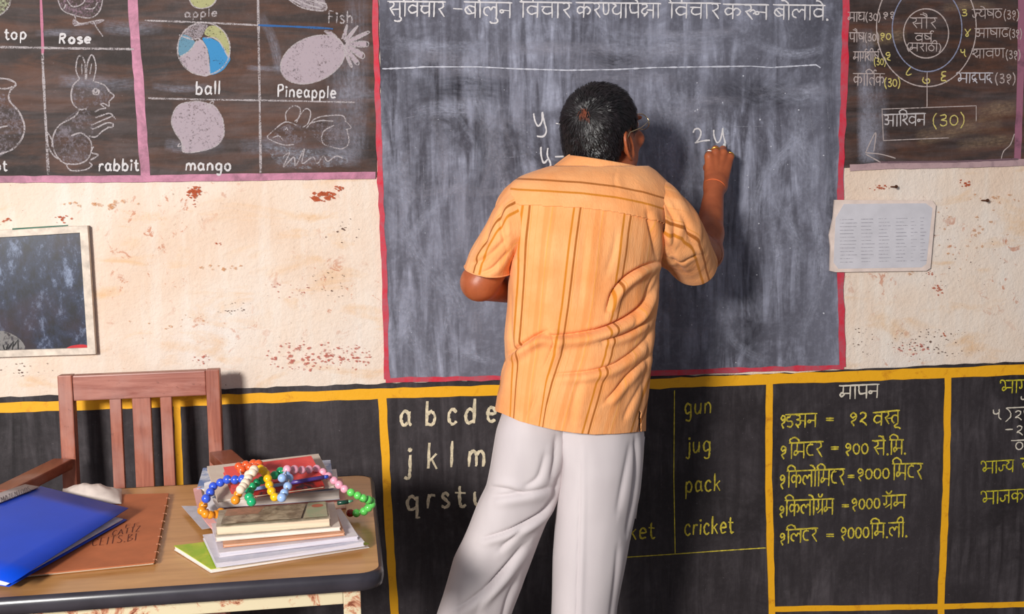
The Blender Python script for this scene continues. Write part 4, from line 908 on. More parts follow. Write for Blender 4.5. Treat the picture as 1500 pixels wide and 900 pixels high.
# dark green pen cap at right of the stack
p = atz(505, 736, zc+.016); 
gp = tag(empty('marker_pen', tuple(p)), 'short dark green marker pen on the right side of the pile', 'pen')
MB().tube([p-uu*.014, p+uu*.006], .0042, 10).build('barrel', plain('dark_green_plastic', srgb(20, 66, 50), .3, .6), gp, True)
MB().tube([p+uu*.0061, p+uu*.016+np.array((0, 0, .001))], [.0034, .0018], 10).build('nib_cap', plain('light_green_plastic', srgb(90, 150, 110), .3, .6), gp, True)
# curled pages at the left of the stack
for i, (P, lb, c) in enumerate((([(283, 716), (292, 750), (312, 776)], 'pink edged curled booklet standing at the left of the pile', srgb(206, 150, 146)),
                             ([(299, 708), (302, 738), (322, 764)], 'white curled booklet between the pile and the pink edged one', srgb(220, 214, 216)))):
    V = []; n = 10; Pc = catmull([np.array(p_, float) for p_ in P], 5)
    for j, q in enumerate(Pc):
        zq = TZ+.062-.045*j/len(Pc)+.008*i; b_ = atz(q[0], q[1], zq); V += [b_, b_+np.array((.013, .006, .002)), b_+np.array((.013, .006, -.001)), b_+np.array((.0, .0, -.0032))]
    F = []
    for j in range(len(Pc)-1):
        o = 4*j
        for s in range(4): F.append((o+s, o+(s+1) % 4, o+4+(s+1) % 4, o+4+s))
    F += [(3, 2, 1, 0), tuple(4*(len(Pc)-1)+s for s in range(4))]
    tag(mesh('booklet', V, F, cvr('curl_%d' % i, c, None, 10), smooth=False), lb, 'book', GR)
# ---- blue folder
M_BLUE = plain('blue_plastic_folder', srgb(0, 70, 206), .45, .25, .05, 6)
fo = tag(empty('blue_folder', tuple(atz(60, 780, .79))), 'bright blue plastic folder with white sheets inside, lying at the left edge', 'folder')
def folder_sheet(nm, P, mat, sub=6):
    """P: 4 corners as (px, py, z)"""
    c = [atz(a, b, z_) for a, b, z_ in P]; V = []; F = []; n = sub
    for j in range(n+1):
        for i in range(n+1):
            s, t = i/n, j/n; q = (c[0]*(1-s)+c[1]*s)*(1-t)+(c[3]*(1-s)+c[2]*s)*t; V.append(q+np.array((0, 0, .004*math.sin(math.pi*s)*math.sin(math.pi*t))))
    for j in range(n):
        for i in range(n): a = j*(n+1)+i; F.append((a, a+1, a+n+2, a+n+1))
    o = mesh(nm, V, F, mat, fo, True); m_ = o.modifiers.new('thickness', 'SOLIDIFY'); m_.thickness = .0012; m_.offset = 0; return o
folder_sheet('top_cover', [(-190, 800, .80), (60, 713, .800), (188, 745, .788), (17, 855, .786)], M_BLUE)
folder_sheet('paper_sheets', [(-200, 822, .772), (60, 730, .778), (180, 761, .7760), (8, 858, .775)], plain('bright_paper', srgb(226, 226, 240), .7), 6)
folder_sheet('bottom_cover', [(-200, 826, .7685), (60, 733, .7735), (186, 762, .771), (13, 860, .771)], M_BLUE)
folder_sheet('label_strip', [(-190, 785, .8035), (37, 710, .8030), (58, 713.6, .8030), (-170, 805, .8035)], plain('grey_label', srgb(188, 176, 176), .6))
mb = MB()
S, wd = strokes_of('NOTES ABC', True) if False else strokes_of('MATENTOOS', True)
ax0 = atz(2, 737, .8062); ax1 = atz(46, 719.5, .8062); dx_ = (ax1-ax0)/wd; dyv = atz(0, 727, .8062)-atz(2, 737, .8062)
ribbon.nrm = np.array([0, 0, 1.])
for Pp in S: ribbon(mb, [ax0+dx_*a+dyv*b*.8 for a, b in Pp], .0010)
ob = mb.build('label_lettering', plain('grey_ink', srgb(80, 70, 78), .7), fo)
# ---- brown ledger
led = tag(empty('ledger', tuple(atz(150, 790, .765))), 'terracotta brown ledger with dark lettering, half under the blue folder', 'book')
M_LED = plain('terracotta_card', srgb(190, 108, 68), .6, .3, .12, 10, bump=.2)
def quadbox(nm, P, z0, z1, mat, parent, bottom=None):
    n = len(P); c = [atz(a, b, z1) for a, b in P]; V = [(q[0], q[1], z0) for q in c]+[(q[0], q[1], z1) for q in c]
    return mesh(nm, V, [list(range(n)), list(range(n, 2*n))[::-1]]+[[i, i+n, (i+1) % n+n, (i+1) % n] for i in range(n)][::1], mat, parent)
LQ = [(-60, 730), (247, 723), (226, 824), (-90, 856)]; LI = [(-58, 731), (245, 725), (224.5, 823), (-88, 854.5)]
quadbox('back_cover', LQ, TZ+.0008, TZ+.0018, M_LED, led); quadbox('pages', LI, TZ+.0018, TZ+.0068, PG_C, led); quadbox('front_cover', LQ, TZ+.0068, TZ+.0082, M_LED, led)
mb = MB(); zL = TZ+.0086
for s, a, b, h in (('CATTZ', (163, 786), (206, 778), 8), ('GEITS.BI', (133, 801), (201, 792), 11), ('FF', (182, 774), (206, 771), 5)):
    S, wd = strokes_of(s.replace('G', 'C'), True); p0 = atz(a[0], a[1], zL); p1 = atz(b[0], b[1], zL); dx_ = (p1-p0)/wd; dyv = atz(a[0]+h*.25, a[1]-h, zL)-p0
    for Pp in S: ribbon(mb, [p0+dx_*q+dyv*r for q, r in Pp], .0016)
mb.build('cover_lettering', plain('dark_brown_ink', srgb(96, 44, 34), .7), led)
# binding thread at the spine edge
mb = MB()
for i in range(9):
    t = i/8; a = atz(245-19*t, 730+90*t, zL); mb.tube([a+(-.002, 0, 0), a+(.0035, .003, -.001), a+(.0045, .001, -.007)], .0007, 5)
mb.build('binding_stitches', plain('pale_thread', srgb(216, 160, 130), .8), led)
ribbon.nrm = np.array([0., -1., 0.])
# ---- crumpled white cloth
V = []; F = []; n, m = 26, 14; z0 = TZ+.0088
for j in range(m+1):
    for i in range(n+1):
        s, t = i/n, j/m; x0 = 92+86*s; 
        yb = 712-3*math.sin(math.pi*s)+8*s*s; yf = 726+6*math.sin(s*9)*.3+(10 if s > .7 else 8)
        hh = .030*math.sin(math.pi*min(1, s*1.0))**.7*math.sin(math.pi*t)**.8*(1-.35*s)
        b_ = atz(x0, 722+14*t-6, z0); q = atz(x0, 739-22*(1-t), z0)
        dz = hh+.004*noise.noise(Vector((s*7, t*4, 2)))*math.sin(math.pi*t)+.003*abs(noise.noise(Vector((s*16, t*3, 7))))*math.sin(math.pi*t)
        V.append((q[0], q[1], z0+.0004+max(0, dz)))
for j in range(m):
    for i in range(n): a = j*(n+1)+i; F.append((a, a+n+1, a+n+2, a+1))
cl = tag(mesh('crumpled_cloth', V, F, plain('white_cloth', srgb(226, 210, 200), .9, .1, .06, 30, bump=.4), smooth=True), 'crumpled white cloth lying behind the blue folder', 'cloth')
q_ = cl.modifiers.new('thickness', 'SOLIDIFY'); q_.thickness = .0012; q_.offset = 1

# ------------------------------------------------------------------ string of beads
d4 = lambda P: [(270+a/6.427, 660+b/6.427) for a, b in P]
d5 = lambda P: [(390+a/6.43, 660+b/6.43) for a, b in P]
BG = empty('bead_string', tuple(atz(400, 715, .87)))
tag(BG, 'string of shiny beads in many colours draped over the book pile', 'beads')
def bmat(n, c): return plain(n, c, .22, .6, .04, 20)
runs = [
 ('orange', srgb(226, 142, 28), d4([(345, 582), (300, 604), (243, 608), (200, 600), (165, 568), (178, 518)]), (.806, .822)),
 ('royal_blue', srgb(56, 88, 206), d4([(205, 455), (245, 395), (272, 340), (340, 305), (405, 275), (478, 278), (545, 270)]), (.850, .888)),
 ('cream', srgb(238, 214, 190), d4([(655, 185), (640, 212), (608, 232), (600, 268), (575, 310), (552, 342), (530, 370)]), (.904, .882)),
 ('light_orange', srgb(232, 142, 30), d4([(505, 415), (482, 468)]), (.868, .862)),
 ('vermilion', srgb(228, 90, 40), d4([(512, 150), (540, 185), (580, 135), (612, 160), (650, 125), (700, 130), (670, 165)]), (.886, .896)),
 ('green', srgb(28, 168, 108), d4([(905, 200), (850, 235), (730, 282), (684, 305), (642, 342), (615, 388), (610, 440), (632, 484)]), (.878, .862)),
 ('yellow', srgb(244, 186, 14), d4([(718, 175), (745, 195), (768, 222), (785, 268), (800, 325), (820, 385), (850, 440)]), (.896, .866)),
 ('light_blue', srgb(150, 180, 226), d5([(150, 262), (190, 236), (216, 262), (202, 340), (170, 402), (146, 446)]), (.884, .866)),
 ('pink', srgb(240, 166, 186), d5([(197, 180), (265, 182), (335, 186), (403, 182), (475, 175), (533, 205), (585, 243), (638, 285), (685, 325), (737, 365)]), (.890, .832)),
 ('light_green', srgb(104, 208, 96), d5([(798, 398), (862, 427), (912, 452), (958, 466), (990, 478), (990, 508), (962, 540), (920, 575), (850, 592)]), (.826, .7740)),
]
bpts = {}
for nm, c, P, (za_, zb_) in runs:
    mt = bmat(nm+'_bead', c); proto = None; pts = []
    for i, (a, b) in enumerate(P):
        z_ = za_+(zb_-za_)*i/max(1, len(P)-1); p = atz(a, b, z_); pts.append(p)
        if proto is None:
            proto = MB().ball(tuple(BG.location), .0083, 18, 12).build('bead', mt, BG, True); proto['label'] = nm.replace('_', ' ')+' bead'; o = proto
        else: o = proto.copy(); COL.objects.link(o); o.parent = BG
        s = 1+RNG.uniform(-.06, .06); o.scale = (s, s, s)
        o.location = tuple(p-np.array(BG.location))
    bpts[nm] = pts
mb = MB()
for seq in (['orange'], ['royal_blue'], ['cream', 'light_orange'], ['vermilion'], ['green'], ['yellow'], ['light_blue'], ['pink', 'light_green']):
    pts = sum([bpts[s] for s in seq], []); mb.tube(pts, .0012, 6)
for a, b in ((bpts['orange'][-1], bpts['royal_blue'][0]), (bpts['royal_blue'][-1], bpts['vermilion'][0]), (bpts['vermilion'][-1], bpts['yellow'][0]), (bpts['vermilion'][-1], bpts['cream'][0]), (bpts['green'][0], bpts['pink'][0]), (bpts['pink'][0], bpts['light_blue'][0])): mb.tube([a, b], .0012, 6)
mb.build('thread', plain('white_thread', srgb(210, 200, 190), .8), BG)
o = MB().ball(tuple(atz(513, 752, .7735)), .0080, 18, 12).build('bead', bmat('dark_red_bead', srgb(150, 34, 30)), BG, True); o['label'] = 'dark red bead on the table'
# ------------------------------------------------------------------ the teacher
PER = tag(empty('person', (.56, -.49, 0)), 'man in orange striped shirt and off-white trousers, back turned, chalking on the blackboard', 'person')
# ---- signed distance modelling, one continuous skin
def smin(a, b, k): 
    h = np.clip(.5+.5*(b-a)/k, 0, 1); return b*(1-h)+a*h-k*h*(1-h)
def smax(a, b, k): return -smin(-a, -b, k)
def cone(P, a, b, r1, r2):
    a = np.asarray(a, float); b = np.asarray(b, float); ba = b-a; t = np.clip(((P-a)@ba)/(ba@ba), 0, 1)
    return np.linalg.norm(P-a-t[..., None]*ba, axis=-1)-(r1+(r2-r1)*t)
def ell(P, c, r, R=None):
    q = P-np.asarray(c, float)
    if R is not None: q = q@R
    r = np.asarray(r, float); k0 = np.linalg.norm(q/r, axis=-1); k1 = np.linalg.norm(q/(r*r), axis=-1)
    return k0*(k0-1)/(k1+1e-9)
def surface_nets(fn, lo, hi, h):
    lo = np.asarray(lo, float); n = np.ceil((np.asarray(hi)-lo)/h).astype(int)+1
    ax = [lo[i]+h*np.arange(n[i]) for i in range(3)]
    G = np.empty(tuple(n)); 
    for i in range(0, n[0], 24):
        X, Y, Z = np.meshgrid(ax[0][i:i+24], ax[1], ax[2], indexing='ij'); G[i:i+24] = fn(np.stack([X, Y, Z], -1))
    S = G < 0; c = tuple(np.array(n)-1)
    acc = np.zeros(c+(3,)); cnt = np.zeros(c)
    corner = lambda A, o: A[o[0]:o[0]+c[0], o[1]:o[1]+c[1], o[2]:o[2]+c[2]]
    cs = [(i, j, k) for i in (0, 1) for j in (0, 1) for k in (0, 1)]
    for a in cs:
        for d in range(3):
            if a[d]: continue
            b = list(a); b[d] = 1; ga = corner(G, a); gb = corner(G, b); m = (ga < 0) != (gb < 0)
            t = np.where(m, ga/(ga-gb+1e-20), 0)
            for q in range(3): acc[..., q] += np.where(m, a[q]+(t if q == d else 0), 0)
            cnt += m
    act = cnt > 0; idx = -np.ones(c, int); idx[act] = np.arange(act.sum()); I = np.argwhere(act)
    V = lo+h*(I+acc[act]/cnt[act][:, None]); F = []
    for d in range(3):
        e1, e2 = [(1, 2), (2, 0), (0, 1)][d]; sl = [slice(None)]*3
        A = S[tuple(slice(0, -1) if q == d else slice(1, -1) for q in range(3))]; B = S[tuple(slice(1, None) if q == d else slice(1, -1) for q in range(3))]
        E_ = np.argwhere(A != B); E_[:, e1] += 1; E_[:, e2] += 1
        if not len(E_): continue
        flip = S[E_[:, 0], E_[:, 1], E_[:, 2]]
        def ix(o1, o2):
            q = E_.copy(); q[:, e1] -= o1; q[:, e2] -= o2; return idx[q[:, 0], q[:, 1], q[:, 2]]
        Q = np.stack([ix(1, 1), ix(0, 1), ix(0, 0), ix(1, 0)], 1); Q[~flip] = Q[~flip][:, ::-1]; F.append(Q)
    F = np.concatenate(F); return V, F[(F >= 0).all(1)]

# ---- pose
pY = -.49
P3 = lambda px, py, Y: at(px, py, Y)
NECK = P3(878, 258, -.44); CHEST = P3(858, 330, -.48); WAIST = P3(852, 470, -.49); PELV = P3(840, 585, -.50)
SHL = P3(774, 318, -.49); SHR = P3(950, 310, -.46); ELL = P3(702, 414, -.47); ELR = P3(1035, 372, -.285); WRR = P3(1047, 271, -.125)
WRL = P3(772, 430, -.27); HDL = P3(800, 415, -.20)
FLOOR = 0.0
HIPL = P3(790, 650, -.50); HIPR = P3(885, 650, -.50); KNL = P3(722, 815, -.50); KNR = P3(868, 838, -.51)
ANL = P3(624, 1078, -.52); ANR = P3(852, 1092, -.52); ANL[2] = .085; ANR[2] = .085
# head frame
HC = P3(884, 200, -.385)
hy, hp, hr = math.radians(48), math.radians(17), math.radians(4)
hf = np.array((math.sin(hy)*math.cos(hp), math.cos(hy)*math.cos(hp), math.sin(hp))); hrx = np.array((math.cos(hy), -math.sin(hy), 0)); hu = np.cross(hrx, hf)
_r = math.cos(hr)*hrx-math.sin(hr)*hu; _u = math.sin(hr)*hrx+math.cos(hr)*hu; HR = np.stack([_r, hf, _u], 1)   # columns: right, front, up
def toh(P): return (P-HC)@HR
def frh(q): return HC+HR@np.asarray(q, float)
def head_sdf(P):
    q = toh(P); x = np.abs(q[..., 0])[..., None]; qs = np.concatenate([x, q[..., 1:]], -1)
    d = ell(qs, (0, -.008, .030), (.076, .094, .083))
    d = smin(d, ell(qs, (0, .022, -.035), (.060, .070, .076)), .030)          # face
    d = smin(d, ell(qs, (0, .052, -.088), (.030, .030, .026)), .030)          # chin
    d = smin(d, ell(qs, (.040, .000, -.060), (.022, .050, .030)), .025)       # jaw corner
    d = smin(d, cone(qs, (0, .088, .012), (0, .098, -.026), .008, .0115), .014)  # nose
    d = smin(d, ell(qs, (.011, .100, -.032), (.008, .010, .007)), .006)
    d = smin(d, ell(qs, (.030, .086, .022), (.024, .010, .007)), .012)        # brow
    d = smin(d, ell(qs, (.048, .062, -.022), (.020, .018, .018)), .018)       # cheek
    d = smax(d, -ell(qs, (.031, .104, .006), (.013, .012, .008)), .010)       # eye socket
    d = smin(d, ell(qs, (.031, .082, .006), (.0125, .0125, .0115)), .003)
    d = smin(d, ell(qs, (0, .094, -.054), (.024, .009, .0045)), .004); d = smin(d, ell(qs, (0, .091, -.063), (.020, .009, .005)), .004)
    # ears
    er = math.radians(14); Re = np.array([[1, 0, 0], [0, math.cos(er), -math.sin(er)], [0, math.sin(er), math.cos(er)]])
    ec = np.array((.077, -.022, -.013)); qe = (qs-ec)@Re
    rim = np.sqrt((np.sqrt((qe[..., 1]/.0175)**2+(qe[..., 2]/.031)**2)-1)**2*.020**2+(qe[..., 0]-.004-.3*np.clip(-qe[..., 1], -.01, .02))**2)-.0042
    d = smin(d, rim, .004); d = smin(d, ell(qe, (-.004, .004, 0), (.006, .015, .026)), .006); d = smin(d, ell(qe, (.002, .006, -.028), (.005, .009, .010)), .006)
    d = smin(d, ell(qe, (.004, -.002, .006), (.004, .006, .018)), .003); d = smax(d, -ell(qe, (.007, .006, -.006), (.006, .006, .008)), .003)
    return d
# right hand: knuckles at the top, fingers curled towards the board, chalk between thumb and fingers
KN = [P3(1038, 230, -.088), P3(1048, 225, -.084), P3(1059, 225, -.082), P3(1069, 231, -.082)]
MID = [P3(1040, 224, -.050), P3(1048, 219, -.046), P3(1059, 219, -.045), P3(1070, 226, -.048)]
DIS = [P3(1047, 225, -.026), P3(1053, 222, -.022), P3(1061, 225, -.023), P3(1069, 232, -.028)]
TIP = [P3(1053, 234, -.024), P3(1057, 234, -.022), P3(1062, 238, -.026), P3(1067, 243, -.034)]
THB = [P3(1040, 256, -.112), P3(1037, 246, -.078), P3(1040, 230, -.044), P3(1049, 224, -.028)]
def hand_sdf(P, base=None):
    d = base if base is not None else np.full(P.shape[:-1], 9.)
    pal = np.full(P.shape[:-1], 9.)
    for i, k_ in enumerate(KN):
        w0 = WRR+(k_-KN[1])*.42; pal = smin(pal, cone(P, w0, k_, .0165, .0105), .014)
    d = smin(d, pal, .016)
    for i in range(4):
        r = (.0092, .0095, .0090, .0080)[i]
        f = smin(smin(cone(P, KN[i], MID[i], r*1.10, r*.98), cone(P, MID[i], DIS[i], r*.98, r*.88), .004), cone(P, DIS[i], TIP[i], r*.88, r*.78), .003)
        f = smin(f, np.linalg.norm(P-MID[i], axis=-1)-r*1.04, .003)
        d = smin(d, f, .0035)
        d = smin(d, np.linalg.norm(P-KN[i]-np.array((0, -.003, .002)), axis=-1)-r*1.08, .006)
        tn = KN[i]+(WRR-KN[i])*.62+np.array((0, -.0125, 0)); d = smin(d, cone(P, KN[i]+np.array((0, -.0065, 0)), tn, .0042, .0030), .006)
    t = smin(smin(cone(P, THB[0], THB[1], .0130, .0115), cone(P, THB[1], THB[2], .0115, .0100), .006), cone(P, THB[2], THB[3], .0100, .0085), .004)
    return smin(d, t, .008)
def lhand_sdf(P, d):
    D = (HDL-WRL); L_ = np.linalg.norm(D); D = D/L_; up = np.array((0, 0, 1.)); sd = np.cross(D, up); sd /= np.linalg.norm(sd)
    for i in range(4):
        o = up*(.033-.022*i); k_ = WRL+D*.085+o; m = k_+D*(.036-.003*abs(i-1))+sd*-.006; t = m+D*.016-sd*.020; e = t-D*.010-sd*.016
        d = smin(d, cone(P, WRL+o*.5+D*.01, k_, .017, .011), .014)
        for a, b, r0, r1 in ((k_, m, .0098, .009), (m, t, .009, .0084), (t, e, .0084, .0076)): d = smin(d, cone(P, a, b, r0, r1), .003)
    a = WRL+up*.022+D*.02; b = a+D*.035+up*.022-sd*.012; c_ = b+D*.028-sd*.012
    return smin(smin(d, cone(P, a, b, .016, .012), .01), cone(P, b, c_, .0115, .009), .004)
def body_sdf(P, part='all'):
    d = smin(cone(P, CHEST, WAIST, .120, .105), cone(P, WAIST, PELV, .100, .100), .06)
    d = smin(d, cone(P, SHL+np.array((.03, 0, -.01)), SHR+np.array((-.03, 0, -.01)), .050, .050), .07)
    d = smin(d, cone(P, NECK+np.array((0, 0, -.06)), frh((0, -.022, -.060)), .066, .052), .03)
    d = smin(d, head_sdf(P), .016)
    d = smin(d, cone(P, SHL, ELL, .042, .040), .02); d = smin(d, cone(P, ELL, WRL, .040, .027), .012)
    d = smin(d, cone(P, SHR, ELR, .043, .041), .02)
    fm = ELR+(WRR-ELR)*.28; d = smin(d, cone(P, ELR, fm, .0375, .0355), .012); d = smin(d, cone(P, fm, WRR, .0355, .0235), .012)
    d = smin(d, cone(P, WRR+(ELR-WRR)*.08, WRR, .0240, .0240), .01)
    d = hand_sdf(P, d); d = lhand_sdf(P, d)
    for h_, k_, a_ in ((HIPL, KNL, ANL), (HIPR, KNR, ANR)):
        d = smin(d, cone(P, h_, k_, .068, .050), .02); cm = k_+(a_-k_)*.3+np.array((0, -.015, 0)); d = smin(d, cone(P, k_, cm, .046, .047), .02); d = smin(d, cone(P, cm, a_, .052, .034), .02)
    for a_, tw in ((ANL, -.25), (ANR, .15)):
        f = np.array((math.sin(tw), math.cos(tw), 0)); s = np.array((f[1], -f[0], 0)); sg = 1 if tw < 0 else -1
        hl = a_-f*.035; hl = np.array((hl[0], hl[1], .044)); d = smin(d, cone(P, a_, hl, .034, .030), .02)
        ball = np.array((a_[0], a_[1], 0))+f*.12+(0, 0, .036); d = smin(d, cone(P, hl+f*.02, ball, .030, .022), .02)
        for i in range(5):
            o = s*sg*(.034-.017*i); r = .0125 if i == 0 else .0095-.0006*i; b0 = ball+o*.95; b1 = b0+f*(.058-.009*i); b1[2] = .026+r*.1; d = smin(d, cone(P, b0-f*.02, b0, .017, r+.004), .008); d = smin(d, cone(P, b0, b1, r+.002, r), .004)
    return d
vs, fs, off = [], [], 0
zc_ = NECK[2]-.035
for fn, lo, hi, h in (
    (body_sdf, HC+(-.14, -.15, -.22), HC+(.15, .15, .14), .0026),
    (body_sdf, (ELR[0]-.055, ELR[1]-.03, ELR[2]-.06), (max(ELR[0], WRR[0])+.065, -.002, KN[1][2]+.045), .0019),
    (body_sdf, (ELL[0]-.07, ELL[1]-.07, ELL[2]-.07), (HDL[0]+.09, HDL[1]+.11, ELL[2]+.10), .0035),
    (body_sdf, (.14, -.75, -.005), (.98, -.30, 1.52), .0095)):
    lo = np.asarray(lo, float); hi = np.asarray(hi, float); V, F = surface_nets(fn, lo, hi, h)
    if h > .009:      # drop what the finer blocks already carry
        c = V[F].mean(1); inb = np.zeros(len(F), bool)
        for l2, h2 in blocks: inb |= ((c > l2+.006) & (c < h2-.006)).all(1)
        F = F[~inb]
    else: 
        if 'blocks' not in globals(): blocks = []
        blocks.append((lo, hi))
    vs.append(V); fs.append(F+off); off += len(V)
k = NT('brown_skin'); v = k.mp(); n = k.noise(v, 30, 5, .6); n2 = k.noise(v, 7, 3, .5)
c = k.ramp(n, [(.3, srgb(158, 80, 46)), (.7, srgb(184, 100, 60))]); c = k.mix(k.ramp(n2, [(.4, 0), (.7, .35)]), c, srgb(140, 68, 40))
k.base(c).rough(.42).spec(.45); k.b.inputs['Subsurface Weight'].default_value = .08; k.b.inputs['Subsurface Radius'].default_value = (.012, .005, .003); k.b.inputs['Subsurface Scale'].default_value = .5
k.bump(k.noise(v, 260, 4, .7), .18, .001); M_SKIN = k.m
body = mesh('body', np.concatenate(vs), np.concatenate(fs), M_SKIN, PER, True)
# eyes
M_EYE = plain('eye_white', srgb(226, 220, 210), .2, .6, .02)
for s in (-1, 1):
    o = MB().ball(frh((s*.031, .0845, .006)), .0118, 16, 12).build('eye', M_EYE, PER, True); MB().ball(frh((s*.031, .0925, .006)), .0052, 12, 8).build('iris', plain('dark_iris', srgb(40, 22, 14), .15, .7), o, True)
# ---- hair
def hair_sdf(P):
    q = toh(P); x = np.abs(q[..., 0]); y = q[..., 1]; z = q[..., 2]
    d = ell(np.stack([x, y, z], -1), (0, -.012, .034), (.082, .098, .091))
    d = smin(d, ell(np.stack([x, y, z], -1), (0, -.046, -.012), (.070, .060, .066)), .02)
    # hairline: nape low at the back, above the ear at the side, high at the forehead
    zb = np.interp(y, [-.12, -.070, -.050, -.038, -.024, .000, .012, .028, .046, .062, .1], [-.070, -.066, -.052, -.012, .026, .030, .012, .006, .040, .070, .085])
    return smax(d, zb-z, .008)
Vh, Fh = surface_nets(hair_sdf, HC+(-.15, -.15, -.13), HC+(.15, .15, .17), .0032)
Vn = np.array([noise.noise(Vector(p*60)) for p in Vh]); Vh = Vh+((Vh-HC)/np.linalg.norm(Vh-HC, axis=1)[:, None])*Vn[:, None]*.0016
k = NT('black_hair'); v = k.mp(); n = k.noise(v, 90, 4, .7); k.base(k.ramp(n, [(.3, srgb(12, 8, 10)), (.75, srgb(32, 24, 26))])).rough(.62).spec(.25); k.bump(n, .5, .002); M_HAIR = k.m
hair = mesh('hair', Vh, Fh, M_HAIR, PER, True)
# short strands combed away from the whorl
_v = _ray(857, 163); _v = _v/np.linalg.norm(_v); _t = 2.2
while hair_sdf((CAM+_v*_t)[None])[0] > .001 and _t < 3.2: _t += .001
whorl = CAM+_v*_t; gv = []; gf = []
fcen = Vh[Fh].mean(1); fn_ = np.cross(Vh[Fh][:, 1]-Vh[Fh][:, 0], Vh[Fh][:, 2]-Vh[Fh][:, 0]); fn_ /= np.linalg.norm(fn_, axis=1)[:, None]+1e-12
out = ((fcen-frh((0, -.012, .02)))*fn_).sum(1); fn_[out < 0] *= -1
keep = np.linalg.norm(fcen-frh((0, -.012, .02)), axis=1) > .072
sel = RNG.choice(np.where(keep)[0], 9000)
for i in sel:
    c0 = fcen[i]+RNG.uniform(-.0018, .0018, 3); nn = fn_[i]; d = c0-whorl; dl = np.linalg.norm(d); 
    q = toh(c0[None])[0]
    sweep = HR@np.array((.25*np.sign(q[0]), .55 if q[2] > .05 else .12, -1.0 if q[2] < .075 else -.25)); t = d/(dl+.004)*max(0, 1-dl/.09)+sweep*min(1, dl/.06); t -= nn*(t@nn); tl = np.linalg.norm(t)
    if tl < 1e-4: continue
    t = t/tl+RNG.normal(0, .16, 3); t -= nn*(t@nn); t /= np.linalg.norm(t); s = np.cross(t, nn); L_ = RNG.uniform(.010, .020) if q[2] > -.02 else RNG.uniform(.006, .011); b = len(gv)
    for j, (a, w_, l_) in enumerate(((0, .0008, -.0008), (.5, .0007, .0018), (1, .0001, .0016))):
        p = c0+t*L_*a+nn*(l_+RNG.uniform(0, .0010)); gv += [p+s*w_, p-s*w_]
    gf += [(b, b+1, b+3, b+2), (b+2, b+3, b+5, b+4)]
tag(mesh('hair_strands', gv, gf, plain('glossy_black_hair', srgb(26, 19, 22), .45, .5, .5, 60), hair), kind='stuff')
gv = []; gf = []
for i in range(46):
    c0 = whorl+(HR@np.array((RNG.normal(0, .005), RNG.normal(0, .003), RNG.normal(-.006, .008)))); dv = c0-frh((0, -.012, .02)); dv /= np.linalg.norm(dv); c0 = frh((0, -.012, .02))+dv*(np.linalg.norm(whorl-frh((0, -.012, .02)))+.0045)
    t = HR@np.array((RNG.normal(.1, .25), 0, -1)); t -= dv*(t@dv); t /= np.linalg.norm(t); s = np.cross(t, dv); b = len(gv)
    for a, w_ in ((0, .0005), (.5, .0004), (1, .0001)): p = c0+t*.014*a+dv*.001; gv += [p+s*w_, p-s*w_]
    gf += [(b, b+1, b+3, b+2), (b+2, b+3, b+5, b+4)]
tag(mesh('hennaed_strands', gv, gf, plain('henna_hair', srgb(126, 60, 34), .5, .4, .3, 60), hair), kind='stuff')
o_ = COL.objects['hennaed_strands'] if 'hennaed_strands' in COL.objects else None
if o_: o_['label'] = 'reddish brown strands at the crown'
# ---- eyeglasses
GL = empty('eyeglasses', tuple(frh((0, .1, .006))), 0, PER); GL.location = Vector(frh((0, .1, .006)))-Vector(PER.location)
M_WIRE = plain('gold_wire', srgb(210, 190, 150), .25, .8, .05, 20, .9)
for s in (-1, 1):
    MB().tube([frh((s*.033+.024*math.cos(a), .113-.004*abs(math.cos(a))*(1 if s*math.cos(a) > 0 else 0), .004+.019*math.sin(a))) for a in [2*math.pi*i/24 for i in range(24)]], .0011, 6, closed=True).build('lens_rim', M_WIRE, GL, True)
    MB().tube([frh((s*.057, .108, .010)), frh((s*.066, .098, .012)), frh((s*.079, .040, .012)), frh((s*.084, -.016, .018)), frh((s*.082, -.034, .000))], .0011, 6).build('temple_arm', M_WIRE, GL, True)
MB().tube([frh((-.010, .112, .008)), frh((0, .115, .011)), frh((.010, .112, .008))], .0011, 6).build('bridge', M_WIRE, GL, True)
k = NT('spectacle_lens'); k.b.inputs['Transmission Weight'].default_value = 1; k.base((.95, .97, .97, 1)).rough(.02); k.b.inputs['IOR'].default_value = 1.3
for s in (-1, 1): MB().tube([frh((s*.033, .1128, .004)), frh((s*.033, .1138, .004))], .0205, 24).build('lens', k.m, GL)
# ---- clothing: rings through the photo outline, folds pressed into the cloth
def falloff(d, w): return np.exp(-(d/w)**2)
def fold_disp(px, py, folds):
    """folds: (polyline px, width px, height m); a raised roll with a valley below it"""
    D = np.zeros_like(px)
    for P, w_, A in folds:
        P = np.array(catmull(P, 6)); best = np.full(px.shape, 1e9); sg = np.zeros_like(px); tt = np.zeros_like(px); n = len(P)-1
        for i in range(n):
            a, b = P[i], P[i+1]; ba = b-a; L2 = ba@ba+1e-9; t = np.clip(((px-a[0])*ba[0]+(py-a[1])*ba[1])/L2, 0, 1)
            dx = px-a[0]-t*ba[0]; dy = py-a[1]-t*ba[1]; d = np.hypot(dx, dy); m = d < best
            cr = (ba[0]*dy-ba[1]*dx); best = np.where(m, d, best); sg = np.where(m, np.sign(cr), sg); tt = np.where(m, (i+t)/n, tt)
        s = best*sg; env = np.sin(np.pi*np.clip(tt*.94+.03, 0, 1))**.6
        D += A*env*(falloff(s+w_*.9, w_)-1.25*falloff(s-w_*.2, w_*.42))
    return D
